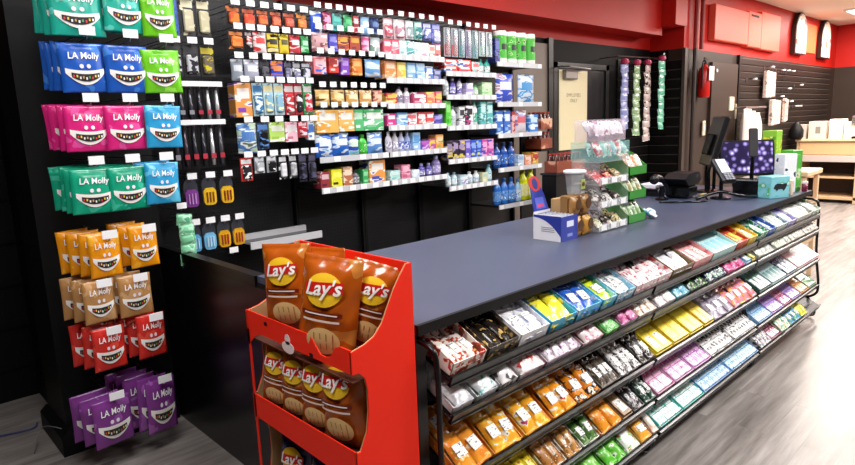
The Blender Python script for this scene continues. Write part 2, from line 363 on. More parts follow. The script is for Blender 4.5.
# ------------------------------------------------------------------ candy rack in front of the counter
SH = [(1.262, .815, 22, .30, .036), (1.262, .690, 27, .27, .035), (1.245, .470, 31, .29, .035), (1.235, .275, 30, .25, .03), (1.215, .115, 29, .22, .03)]
SHN = ['top', 'second', 'middle', 'fourth', 'bottom']
UN = [(1.255, 2.60), (2.605, 3.95), (3.955, 5.30)]
TUBE = mat('#0e0e10', .28, .3); LIP = mat('#0b0b0d', .28, 0, .5); WIRE = mat('#1a1a1c', .4)
for ui, (ux0, ux1) in enumerate(UN):
    e = empty('candy_rack', (ux0, 1.3, 0), (0, 0, 0), ['black wire candy rack unit nearest the red chip display', 'middle black wire candy rack unit below the counter edge', 'far right black wire candy rack unit at counter end'][ui], 'candy rack')
    w_ = ux1-ux0
    for xi, xx in enumerate(((-.035 if ui == 0 else .01), w_-.012)):
        b = MB(); yo = 0 if (ui, xi) in ((0, 0), (2, 1)) else .09
        b.tube(smooth_path([(xx, .08+yo, .93), (xx, .0+yo, .925), (xx, -.035+yo, .86), (xx, -.04+yo, .54), (xx, -.07+yo*.6, .27), (xx, -.05+yo*.5, .19), (xx, .03, .16), (xx, .12, .2)], 5), .0095, TUBE, 8)
        b.tube(smooth_path([(xx, .02, .19), (xx, -.02, .14), (xx, -.06, .05), (xx, .0, .012), (xx, .3, .012)], 4), .0085, TUBE, 8)
        b.tube([(xx, .30, .012), (xx, .30, .93)], .0095, TUBE, 8)
        b.build('side_frame', e, True)
    for k, (ly, lz, ang, dep, lh) in enumerate(SH):
        R = Matrix.Translation((0, ly-1.3, lz)) @ Matrix.Rotation(math.radians(ang), 4, 'X')
        b = MB(); b.box(.015, w_-.015, 0, dep, -.008, -.002, WIRE, R)
        for j in range(1, 6): b.box(.015, w_-.015, dep*j/6, dep*j/6+.005, -.002, .002, TUBE, R)
        s_ = b.build('shelf', e)
        b = MB(); b.box(.012, w_-.012, -.012, -.003, -.022, lh-.022, LIP, R); b.box(.012, w_-.012, -.016, -.0, -.026, -.018, TUBE, R)
        b.build('price_rail', s_)

def pillow(w, l, h, m, crimp=.012, nx=5, ny=7, band=None, m2=None):
    """flow-wrapped pack lying flat: x across, y length, z up, sealed crimped ends"""
    b = MB(); top = []; bot = []
    ys = [-l/2, -l/2+crimp]+[-l/2+crimp+(l-2*crimp)*j/(ny-1) for j in range(1, ny-1)]+[l/2-crimp, l/2]
    for j, y in enumerate(ys):
        for i in range(nx):
            u = -1+2*i/(nx-1); t = abs(y)/(l/2)
            e_ = max(0, 1-max(0, (abs(y)-(l/2-crimp-.001))/.001 if abs(y) >= l/2-crimp-1e-6 else 0))
            f_ = 0 if j in (0, 1, len(ys)-2, len(ys)-1) else (1-(abs(y)/(l/2))**4)
            hh = h/2*(1-abs(u)**3)*f_+.0008
            zz = .0012*((i % 2)*2-1) if j in (0, len(ys)-1) else 0
            top.append((u*w/2, y, h/2+hh+zz)); bot.append((u*w/2, y, h/2-hh+zz))
    n = nx; k = len(ys); vs = top+bot; o = len(top); fs = []; mids = []
    for j in range(k-1):
        for i in range(n-1):
            fs.append((j*n+i, j*n+i+1, (j+1)*n+i+1, (j+1)*n+i)); fs.append((o+j*n+i, o+(j+1)*n+i, o+(j+1)*n+i+1, o+j*n+i+1))
        fs.append((j*n, (j+1)*n, o+(j+1)*n, o+j*n)); fs.append((j*n+n-1, o+j*n+n-1, o+(j+1)*n+n-1, (j+1)*n+n-1))
    fs.append(tuple([i for i in range(n)]+[o+i for i in reversed(range(n))]))
    fs.append(tuple([(k-1)*n+i for i in reversed(range(n))]+[o+(k-1)*n+i for i in range(n)]))
    b.add(vs, fs, m)
    if m2:
        b.add([(-w*.3, -l*.17, h+.0022), (w*.3, -l*.17, h+.0022), (w*.3, l*.17, h+.0022), (-w*.3, l*.17, h+.0022)], [(0, 1, 2, 3)], m2)
    return b.mesh('candy_pack', True)
# each carton: (lip px -> world x0, x1, colours of the carton, colours of the packs, style)
# style: bars, packs, flat (closed slim cartons side by side), pouch, gum (flat printed packs)
def X1(*a): return a
RACK = [
 [ # top shelf
  (1.27,1.43,'#e8dcd2 #c23a28 #7a3a22','#efe4da #c8452a #5a3524 #d8a060','bars'),(1.44,1.60,'#2c241e #5a4a34 #c4a060','#241c18 #14100e #b99a5a','bars'),
  (1.61,1.78,'#f0eff2 #dfe0ea','#f4f4f6 #d4d6e4 #9fa6c4','packs'),(1.79,1.96,'#3fb0d8 #2f9cd0 #e8dc3c','#f0e43a #e9dc30 #f3ec9a #f8f5e0','pouch'),
  (1.97,2.14,'#58b8e0 #8fd0ec #e8f0f4','#2f62c8 #1f4fb4 #5a8ae0 #dfe8f4','pouch'),(2.15,2.26,'#4fb4dc #b8e4f0','#d4e828 #b8dc1c #3c8a2c #eef4a0','pouch'),
  (2.27,2.42,'#8ecbe8 #e4eef2 #5a88a0','#eef0f2 #c8ccd2 #7c848c','bars'),(2.43,2.78,'#efe2e2 #e0b4b8 #c04a54','#f4eaea #e8b8bc #b4424e #6e3038','bars'),
  (2.79,3.02,'#6e5a34 #8a744a #4a3a22','#e8e6ea #f4f2f4 #c8c0d0','packs'),(3.03,3.26,'#e8a8a8 #e49898 #d26a70','#efb4b2 #e8a0a0 #c84a58','flat'),
  (3.27,3.60,'#bfe2e0 #a8dcd8 #e8f4f2','#c4e6e6 #a4d8dc #e6f2f2 #8cc8d8','flat'),(3.61,3.78,'#c43a20 #b4321c #e8c040','#cc4a24 #a82c18 #ecd050','flat'),
  (3.79,3.93,'#e4bc30 #d8b028 #f0dc70','#e8c43a #d4a824 #f4e690 #8a9a3a','flat'),(3.97,4.12,'#1f8a5a #e8f0e8 #2a6ab0','#28966a #e4efe8 #2c70b8','flat'),
  (4.13,4.26,'#2858a8 #2a60b4 #c8d8ec','#2a5cac #3068bc #dce6f2','flat'),(4.27,4.5,'#b9c4bc #d6dcd8 #3a8ab0','#c2cac4 #dfe4e0 #8a9a94 #4aa0c0','packs'),
  (4.51,4.68,'#9a94c8 #b8b4dc #e0e0ec','#a49ed0 #c8c4e2 #e8e8f0','packs'),(4.69,5.06,'#b4b4ac #cfcfc9 #8a8a80','#c0c0b8 #dcdcd6 #8c8478 #a4a49a','packs'),(5.07,5.27,'#aab8a8 #cfd8cc #5c8a5c','#b0bcb0 #d2dad0 #7a8c7c','packs')],
 [ # second
  (1.27,1.37,'#e6e4e6 #c8c8d0','#ececee #d0d0d8','pouch'),(1.38,1.49,'#ecebee #c8d8dc','#f2f2f4 #d8e8ea #5cb0b4','pouch'),(1.50,1.60,'#e9e6e8 #4a4446','#f0eef0 #d8d4d8 #4a4446','pouch'),
  (1.61,1.76,'#efe8ea #d8a8ae','#f4eeee #e4c8c8 #cc4a48','pouch'),(1.77,2.0,'#efe4ea #d4b4cc','#f2eaf0 #d8c0d8 #8c5a94 #6a4a70','bars'),(2.01,2.17,'#eddfe2 #dc9aa4','#f2dfe2 #e4a4b0 #cc5a70 #f4f0f0','pouch'),
  (2.18,2.30,'#5cb050 #86cc78 #cfe6c4','#6cc864 #a8e09c #48a44c #e0f0dc','pouch'),(2.31,2.46,'#c8b8c0 #e4d8de','#d06aa4 #c04a8c #e4a8c8 #efdce8','packs'),(2.47,2.64,'#ece6dc #d8c0ac','#f0e4da #e0b090 #d08a60 #f4f0ea','bars'),
  (2.65,2.84,'#efeaea #d4cccc','#f4f0f0 #e0d8dc #a49aa0','packs'),(2.85,3.0,'#6cb0c0 #a4d0d8','#5ca8c4 #8cc8d4 #dfeef0 #2c6c88','packs'),(3.01,3.22,'#3a4a40 #5c6c60','#24382c #3c7c3c #6cb848 #c8ccc8','packs'),
  (3.23,3.48,'#3a4c58 #d8e4e0','#28405c #dce8e4 #44a468 #eef2f0','packs'),(3.49,3.76,'#d44a8c #e890b8','#dc5494 #c83c80 #f0a8c8 #f6e8ee','packs'),(3.77,3.86,'#7cb4d8 #cfe0ec','#74b0dc #a8cce8 #e0ecf4','flat'),(3.87,3.93,'#d8c440 #3c3c38','#e0cc48 #34342e #f0e8a8','flat'),
  (3.98,4.28,'#aab4a8 #c8ccc4','#c4c8c2 #dcdeda #7a8278 #aab0a8','packs'),(4.29,4.62,'#a8ac9c #cccfc4','#c8ccc2 #e0e2da #6cae5c #98a090','packs'),(4.63,4.94,'#b0aa9c #cfcbc0','#ccc8be #e2dfd8 #8c8474 #b4a894','packs'),(4.95,5.27,'#a8a498 #cac6bc','#c4c0b6 #dcd8d0 #7c7668 #a09888','packs')],
 [ # middle
  (1.27,1.43,'#e8862c #d46a24 #f0c050','#f09a30 #e8842a #f4c860 #f6f0e8','gum'),(1.44,1.60,'#ee9a24 #f0b440','#f2a42c #f6c83c #e8e4dc #5a2c3c','gum'),(1.61,1.77,'#f09a20 #f6bc3c','#f4a828 #f7cf48 #f2efe8 #b43c6c','gum'),
  (1.78,1.94,'#f08c1c #f4a83a','#f4981e #f6b840 #f4ece4 #d85a34','gum'),(1.95,2.12,'#f09420 #3c3430','#ec8c1c #3a302c #f0ece4 #f4a838','gum'),(2.13,2.28,'#4a423c #6e645a','#5c5248 #3a342e #a89a84 #d8d0c4','bars'),(2.29,2.47,'#35302f #585050','#e4e2e2 #2c2828 #8c8484 #b0a8a8','bars'),
  (2.48,2.60,'#2e2a28 #4c4644','#3a3432 #e0dcd8 #241f1e #8c8078','bars'),(2.61,2.78,'#f0d820 #e6cc18','#f4e02c #ecd01c #f8ec70','flat'),(2.79,2.97,'#f2d424 #eac41c','#f6dc38 #f0c824 #f8e87c','flat'),(2.98,3.14,'#f4de20 #e8d01a','#f6e430 #ecd41c #faf080','flat'),(3.15,3.28,'#efc828 #e2b820','#f2d040 #e8c028 #f8e490','flat'),
  (3.29,3.55,'#a49aac #b8b0c0','#b0a6b8 #c8c0d0 #8c8298 #d8c4d4','packs'),(3.56,3.93,'#88b49c #d8a0b0','#e88aa4 #f08c4c #e4c44c #6cbc84 #7c8cd0','packs'),(3.98,4.2,'#1c4a42 #24584e #7cb8b0','#1e5048 #2c6458 #8cc8bc #d0e4e0','flat'),(4.21,4.50,'#98b8bc #b8d0d4 #5c8c90','#a4c0c4 #c4d8da #6ca0a0 #3c7470','flat'),
  (4.51,4.74,'#1c2c54 #d8dce8','#22345c #dfe3ec #3c4c84','flat'),(4.75,5.27,'#e4a4b0 #b4dcc8 #ecf0ec','#ecb4bc #b8e0cc #e07c94 #f2f4f2','flat')],
 [ # fourth
  (1.27,1.50,'#d8a424 #7a4a20','#e0b030 #8c5424 #f0d880','bars'),(1.51,1.72,'#f0d820 #e0c018','#f4dc2c #e4c41c #a46c24','bars'),(1.73,1.86,'#e4dccc #b47a3c','#b87c3c #8c5424 #e4d4b4 #5c3418','bars'),(1.87,1.97,'#f0e8dc #c48a44','#c8904c #9c6430 #efe0c4','bars'),
  (1.98,2.10,'#e8ece4 #4c7038','#54803c #3c6430 #9cb884 #e4e8dc','bars'),(2.11,2.28,'#e88c24 #f4ece0','#f09a2c #e4821c #f4c070 #f6efe4','pouch'),(2.29,2.38,'#8c6c48 #a4845c','#94744c #7c5c38 #c4a880','flat'),(2.39,2.49,'#363234 #5a5456','#3a3638 #d4d0d4 #7c767c #e4e2e4','bars'),(2.50,2.60,'#24443c #3c6458','#2c5044 #dfe4e0 #44786c #141c18','bars'),
  (2.62,2.80,'#e8a4cc #f0c4dc','#f0b8d8 #f4d4e6 #d84c94','gum'),(2.81,3.02,'#e0a0d4 #ecc0e0','#eab4dc #f0d0e8 #cc48a4','gum'),(3.03,3.24,'#d898dc #e4bcE8','#e4b0e4 #eccced #b84cb8','gum'),(3.25,3.58,'#ececec #1c1c1e','#f0f0f0 #f4f4f4 #141416','gum'),(3.59,3.93,'#f0f0f0 #18181a','#f2f2f2 #f6f6f6 #101012','gum'),
  (3.98,4.22,'#7cb0e0 #a8ccec','#88b8e4 #b8d4f0 #5c8ccc','gum'),(4.23,4.45,'#a884d0 #c8ace4','#b090d8 #d0b8e8 #8c5cc0','gum'),(4.46,4.62,'#c46c94 #e09cb8','#cc7a9c #e4a8c0 #a44c78','gum'),(4.63,4.83,'#9c84c8 #bca8dc','#a48cd0 #c4b0e2 #7c5cb0','gum'),(4.84,5.02,'#d08c50 #e4ac78','#d8985c #e8b888 #b8703c','gum'),(5.03,5.22,'#6c9c74 #a4bca4','#78a880 #b0c8b0 #e0e4dc #4c7c54','gum')],
 [ # bottom
  (1.27,1.6,'#84c468 #c8e4b4','#8ccc70 #b4e098 #e4f0d8','pouch'),(1.61,1.9,'#e8ece4 #84c05c','#ecf0e8 #8cc868 #c4dfb0','pouch'),(1.91,2.12,'#6cc040 #e8f0e4','#78cc4c #98dc70 #e8f2e0','pouch'),(2.13,2.29,'#5cb838 #94d470','#60c03c #84d05c #e4eedc #3c8424','pouch'),(2.30,2.42,'#e8eee8 #7ccc5c','#eef2ec #8cd06c #c44c44 #e4e8e4','pouch'),
  (2.43,2.53,'#f0a030 #f4c468','#f4ac3c #f0982c #f8d48c #f2eee4','pouch'),(2.54,2.60,'#f0e4dc #e8b898','#f4ece6 #ecc4a4 #e8ded8','pouch'),(2.62,2.86,'#3cc4b8 #2cb4ac #e4f2f0','#dff2f0 #c8ece8 #2cb8b0','gum'),(2.87,3.12,'#40ccc0 #30bcb4 #e8f4f2','#e2f4f2 #ccEEea #34c0b8','gum'),
  (3.13,3.50,'#4c90d4 #3c80c8 #b8d8f0','#a8d0f0 #c8e2f6 #3c84d0','gum'),(3.51,3.93,'#3c8cd0 #54a4dc #c4dff0','#b4dcf4 #d0e8f8 #3c90d4','gum'),(3.98,4.18,'#3a3236 #c8c4c8','#e0dce0 #463c40 #c8c0c4 #2c2428','bars'),(4.19,4.36,'#8c3c58 #c8849c','#9c4868 #d094a8 #e8d0d8','gum'),
  (4.37,4.56,'#5cb494 #ece8d0','#e8e6cc #5cb898 #84ccb0','packs'),(4.57,4.80,'#4c8cb4 #6cb45c','#5894bc #78bc68 #c8dce8','packs'),(4.81,4.95,'#e4dc3c #b4bc34','#e8e048 #c0c43c #f4f0a0','packs')]]
STYW = {'bars': 'carton of wrapped bars', 'packs': 'tray of small packets', 'flat': 'carton of slim boxes', 'pouch': 'carton of soft pouches', 'gum': 'tray of flat packs'}
PKW = {'bars': ('candy_bar', 'wrapped bar'), 'packs': ('candy_packet', 'packet'), 'flat': ('candy_box', 'slim box'), 'pouch': ('candy_pouch', 'soft pouch'), 'gum': ('gum_pack', 'flat pack')}
def carton_tray(w, d, h, hb, m, mi):
    b = MB(); t = .003
    b.box(-w/2, w/2, 0, d, 0, t, mi); b.box(-w/2, w/2, 0, t, 0, h, m); b.box(-w/2, w/2, d-t, d, 0, hb, m)
    for sx in (-1, 1):
        x0 = -w/2 if sx < 0 else w/2-t
        vs = [(x0, 0, 0), (x0+t, 0, 0), (x0+t, d, 0), (x0, d, 0), (x0, 0, h), (x0+t, 0, h), (x0+t, d, hb), (x0, d, hb)]
        b.add(vs, [(0,3,2,1),(4,5,6,7),(0,1,5,4),(1,2,6,5),(2,3,7,6),(3,0,4,7)], m)
    return b
rnd = random.Random(3)
for k, row in enumerate(RACK):
    ly, lz, ang, dep, lh = SH[k]; A = math.radians(ang)
    ca, sa = math.cos(A), math.sin(A)
    for j, (x0, x1, cc, pc, sty) in enumerate(row):
        w = x1-x0-.006; d = dep*(.86 if k else .9); cc = tuple(cc.split()); pc = tuple(pc.split())
        if k == 2 and sty == 'gum': sty = 'pouch'
        xc = (x0+x1)/2
        where = '%s from left on %s rack shelf' % (ORD[j], SHN[k])
        hb = .075 if k == 0 else .042
        hf = .052 if k == 0 else .028
        root = empty('candy_carton', (xc, ly+.002, lz+.004), (A, 0, 0), '%s %s, %s' % (cdesc(cc), STYW[sty], where), 'carton')
        carton_tray(w, d, hf, hb, printed(cc, 38), mat('#d8d4cc', .6)).build('tray', root)
        nm, pw = PKW[sty]; pm = printed(pc, {'bars': 55, 'packs': 45, 'flat': 40, 'pouch': 34, 'gum': 50}[sty], .22 if sty != 'flat' else .35)
        m2 = mat(pc[-1], .3) if sty == 'gum' else (printed(('#eeeeec', '#eeeeec', '#54443c'), 60, .35, (1, 3, 1)) if (rnd.random() < .4 or (k == 2 and sty == 'pouch')) else None)
        if k == 4 or k == 3: pass
        if sty == 'bars': nx = max(2, round(w/.05)); ny = 2; h_ = .02
        elif sty == 'packs': nx = max(1, round(w/.085)); ny = 2; h_ = .026
        elif sty == 'flat': nx = max(1, round(w/.075)); ny = 1; h_ = .024
        elif sty == 'pouch': nx = max(1, round(w/.10)); ny = 2; h_ = .028
        else: nx = max(1, round(w/.075)); ny = 3; h_ = .014
        cw = (w-.012)/nx; cl = (d-.014)/ny
        if sty == 'flat':
            bb = MB(); bb.rbox(-cw/2+.001, cw/2-.001, -cl/2, cl/2, 0, h_+.008, pm, .0015)
            bb.box(-cw*.33, cw*.33, -cl*.42, -cl*.12, h_+.008, h_+.0092, m2 or mat(pc[-1], .4)); me = bb.mesh('candy_box')
        elif sty == 'gum':
            bb = MB(); bb.rbox(-cw/2+.0015, cw/2-.0015, -cl/2+.001, cl/2-.001, 0, h_+.008, pm, .004)
            for q in (-.22, .22):
                bb.lathe([(cw*.15, 0), (cw*.15, .0008)], m2, 12, (cw*q, 0, h_+.008), 1, cl/cw*1.0 if cl < cw else 1.2)
            me = bb.mesh('gum_pack')
        else: me = pillow(cw*1.02, cl*1.12, h_, pm, .01, m2=m2)
        layers = 1
        for iy in range(ny):
            for ix in range(nx):
                px = -w/2+.006+cw*(ix+.5); py = .007+cl*(iy+.5); pz = .0045+(.012 if sty in ('bars', 'packs', 'pouch') else .004)
                tz = 0; tx = 0
                if sty in ('bars', 'packs', 'pouch'): tz = rnd.uniform(-.16, .16); tx = rnd.uniform(.05, .22); pz += cl*.5*math.sin(tx)*.5+rnd.uniform(0, .008)
                o = link(nm, me)
                o.rotation_mode = 'XYZ'
                Mx = Matrix.Translation((xc, ly+.002, lz+.004)) @ Matrix.Rotation(A, 4, 'X') @ Matrix.Translation((px, py, pz)) @ Matrix.Rotation(tx, 4, 'X') @ Matrix.Rotation(tz, 4, 'Z')
                o.matrix_world = Mx
                rowp = ('', ' in front row', ' in middle row', ' in rear row')[0 if ny == 1 else (1 if iy == 0 else (3 if iy == ny-1 else 2))]
                tag(o, '%s %s, %s%s, %s carton on %s rack shelf' % (cdesc(pc[:2]), pw, ORD[ix], rowp, ORD[j], SHN[k]), 'candy', '%ss in the %s carton %s' % (pw, cname(cc[0]), where))
# ------------------------------------------------------------------ generic goods for the wall: front faces -y, base z=0, centred in x, back at y>0
def bulge_pouch(w, h, t, m, nx=9, nz=9, seal=.02, f=None):
    """stand-up or pillow pouch facing -y; returns builder and surface function"""
    def surf(x, z):
        u = 2*x/w; v = (z-h/2)/(h/2)
        if z > h-seal or z < seal*.3: return .0015
        return .0015+t/2*(1-abs(u)**2.6)*(1-abs(v)**3)
    b = MB(); F = []; B = []
    zs = [0, seal*.3]+[seal*.3+(h-seal*1.3)*j/(nz-1) for j in range(1, nz-1)]+[h-seal, h-seal*.5, h]
    for z in zs:
        for i in range(nx):
            x = -w/2+w*i/(nx-1); s_ = surf(x, z); pin = 1-.03*math.sin(PI*min(1, z/h))*(1 if True else 0)
            F.append((x*pin, -s_, z)); B.append((x*pin, s_, z))
    n = nx; k = len(zs); o = len(F); fs = []
    for j in range(k-1):
        for i in range(n-1):
            fs.append((j*n+i, j*n+i+1, (j+1)*n+i+1, (j+1)*n+i)); fs.append((o+j*n+i, o+(j+1)*n+i, o+(j+1)*n+i+1, o+j*n+i+1))
        fs.append((j*n, (j+1)*n, o+(j+1)*n, o+j*n)); fs.append((j*n+n-1, o+j*n+n-1, o+(j+1)*n+n-1, (j+1)*n+n-1))
    fs.append(tuple([i for i in reversed(range(n))]+[o+i for i in range(n)])); fs.append(tuple([(k-1)*n+i for i in range(n)]+[o+(k-1)*n+i for i in reversed(range(n))]))
    b.add(F+B, fs, m); return b, surf
PM = {}
def product(kind, w, h, cols, d=None):
    """list of (part name, mesh) for one kind of pack"""
    key = (kind, round(w, 3), round(h, 3), cols, d)
    if key in PM: return PM[key]
    c = list(cols); P = []; big = printed(cols, 12, .3, (.7, .7, 2.3))
    c1 = c[1] if len(c) > 1 else '#f0f0f0'; c2 = c[2] if len(c) > 2 else c1
    if kind == 'carton':
        d = d or min(.1, w*.8)
        b = MB(); b.rbox(-w/2, w/2, 0, d, 0, h, big, .002); P.append(('box_body', b.mesh('box_body')))
        b = MB(); b.box(-w*.36, w*.36, -.001, 0, h*.55, h*.85, mat(c1, .4)); P.append(('label_print', b.mesh('label_print')))
        b = MB(); b.box(-w*.36, w*.1, -.001, 0, h*.15, h*.28, mat(c2, .4)); P.append(('small_print', b.mesh('small_print')))
    elif kind == 'bag':
        b, sf = bulge_pouch(w, h, d or min(.05, w*.4), big); P.append(('bag_body', b.mesh('bag_body', True)))
        b = MB(); n = 5; vs = []
        for z in (h*.45, h*.72):
            for i in range(n): x = -w*.33+w*.66*i/(n-1); vs.append((x, -sf(x, z)-.0015, z))
        b.add(vs, [(i, i+1, n+i+1, n+i) for i in range(n-1)], mat(c1, .35)); P.append(('label_print', b.mesh('label_print')))
    elif kind == 'blister':
        b = MB(); b.rbox(-w/2, w/2, 0, .003, 0, h, printed(cols[:1]+cols[:1]+cols[1:2], 25), .001); P.append(('backing_card', b.mesh('backing_card')))
        b = MB(); b.box(-w*.42, w*.42, -.001, 0, h*.74, h*.93, mat(c1, .4)); P.append(('header_print', b.mesh('header_print')))
        b = MB(); b.rbox(-w*.36, w*.36, -.02, 0, h*.08, h*.68, printed(cols[2:]+cols[1:2] if len(c) > 2 else cols, 22, .15, (1, 1, 2)), .008); P.append(('bubble', b.mesh('bubble')))
    elif kind == 'brush':
        b = MB(); b.rbox(-w/2, w/2, 0, .003, 0, h, mat(c[0], .3), .002); P.append(('backing_card', b.mesh('backing_card')))
        b = MB(); b.rbox(-w*.34, w*.34, -.016, 0, h*.04, h*.96, mat('#c8d4dc', .1, alpha=.35), .012); P.append(('clear_bubble', b.mesh('clear_bubble')))
        b = MB(); b.tube([(0, -.006, h*.08), (0, -.008, h*.5), (0, -.007, h*.9)], [.006, .008, .004], mat(c1, .3), 8); b.rbox(-.007, .007, -.014, -.004, h*.74, h*.92, mat('#f0f4f6', .5), .002); P.append(('handle', b.mesh('handle')))
        b = MB(); b.box(-w*.42, w*.42, -.001, 0, h*.06, h*.42, mat(c2, .35)); P.append(('print', b.mesh('print')))
    elif kind == 'bottle':
        r = w/2
        b = MB(); b.lathe([(r*.85, 0), (r, h*.03), (r, h*.6), (r*.85, h*.7), (r*.4, h*.82), (r*.36, h*.86)], mat(c[0], .2), 14, sy=.75); P.append(('bottle_body', b.mesh('bottle_body', True)))
        b = MB(); b.lathe([(r*.44, h*.85), (r*.44, h*.97), (r*.38, h)], mat(c2, .35), 12, sy=.9); P.append(('cap', b.mesh('cap')))
        b = MB(); b.lathe([(r*1.015, h*.14), (r*1.015, h*.52)], printed((c1, c2, '#f4f4f4'), 60), 14, sy=.765); P.append(('label_print', b.mesh('label_print')))
    elif kind == 'roll':
        r = w/2
        b = MB(); b.lathe([(r*.96, 0), (r, .01), (r, h-.01), (r*.96, h)], mat('#f2f2ee', .6), 20); P.append(('paper_roll', b.mesh('paper_roll', True)))
        b = MB(); b.lathe([(r*1.012, h*.16), (r*1.012, h*.86)], printed((c[0], c[0], '#b4e090', '#2c5c2c'), 26), 20); P.append(('wrapper', b.mesh('wrapper')))
        b = MB(); vs = []
        for zz in (h*.42, h*.6):
            for i in range(7): a = -PI/2+(i-3)*.2; vs.append((r*1.03*math.cos(a), r*1.03*math.sin(a), zz))
        b.add(vs, [(i, i+1, i+8, i+7) for i in range(6)], mat('#2a3a30', .4)); P.append(('label_print', b.mesh('label_print')))
    elif kind == 'vape':
        poly = [(-w/2, h*.18), (-w*.38, h*.03), (-w*.2, 0), (w*.2, 0), (w*.38, h*.03), (w/2, h*.18), (w/2, h*.8), (w*.3, h), (-w*.3, h), (-w/2, h*.8)]
        b = MB(); b.prism(poly, 0, .004, mat('#3c3e46', .2)); P.append(('backing_card', b.mesh('backing_card')))
        b = MB(); b.prism([(x*.9, z*.62+h*.03) for x, z in poly], -.012, 0, mat(c[0], .25)); P.append(('colour_tray', b.mesh('colour_tray')))
        b = MB()
        for q in (-.22, 0, .22): b.tube([(w*q, -.016, h*.14), (w*q, -.016, h*.5)], .0045, mat(c1, .3), 8)
        P.append(('pen', b.mesh('pen')))
    elif kind == 'pen':
        b = MB(); b.rbox(-w/2, w/2, 0, .004, 0, h, mat('#141418', .3), .003); P.append(('backing_card', b.mesh('backing_card')))
        b = MB(); b.tube([(0, -.008, h*.06), (0, -.009, h*.45), (0, -.008, h*.92)], [.011, .012, .007], mat(c[0], .2, .4), 8); P.append(('pen_body', b.mesh('pen_body', True)))
        b = MB(); b.box(-w*.3, w*.3, -.022, -.0205, h*.22, h*.34, mat(c1, .3)); P.append(('mark', b.mesh('mark')))
    PM[key] = P; return P
NAMES = {'carton': 'boxed_product', 'bag': 'bagged_product', 'blister': 'blister_pack', 'brush': 'toothbrush_pack', 'bottle': 'bottle', 'roll': 'paper_towel_roll', 'vape': 'vape_pack', 'pen': 'pen_pack'}
WORD = {'carton': 'box', 'bag': 'soft bag', 'blister': 'blister pack', 'brush': 'toothbrush pack', 'bottle': 'bottle', 'roll': 'paper towel roll', 'vape': 'rounded vape pack', 'pen': 'slim pen pack'}
def put(kind, x, y, z, w, h, cols, where, group=None, d=None, rot=0):
    cols = tuple(cols.split()) if isinstance(cols, str) else cols
    e = empty(NAMES[kind], (x, y, z), (0, 0, rot), '%s %s %s' % (cdesc(cols), WORD[kind], where), WORD[kind].replace('rounded ', '').replace('slim ', ''), group)
    for nm, me in product(kind, w, h, cols, d): link(nm, me, e)
    return e
HOOK = {}
def hook(parent, x, yf, z, yb, tw=.055, th=.036):
    """hook rod from board yb to front yf, carrying a price tag; parent at the world origin"""
    k = (round(yb-yf, 3), tw)
    if k not in HOOK:
        L_ = yb-yf
        b = MB(); b.tube([(0, L_, 0), (0, .012, 0), (0, 0, .012)], .0028, METAL, 6); b.tube([(0, L_, .03), (0, .0, .03)], .0022, METAL, 6)
        t = MB(); t.box(-tw/2, tw/2, -.006, -.003, .012, .012+th, TAGW)
        HOOK[k] = (b.mesh('hook'), t.mesh('price_tag'), b.mesh)
    hk = link('hook', HOOK[k][0], parent); hk.location = (x, yf, z)
    link('price_tag', HOOK[k][1], hk)
YS = 3.40
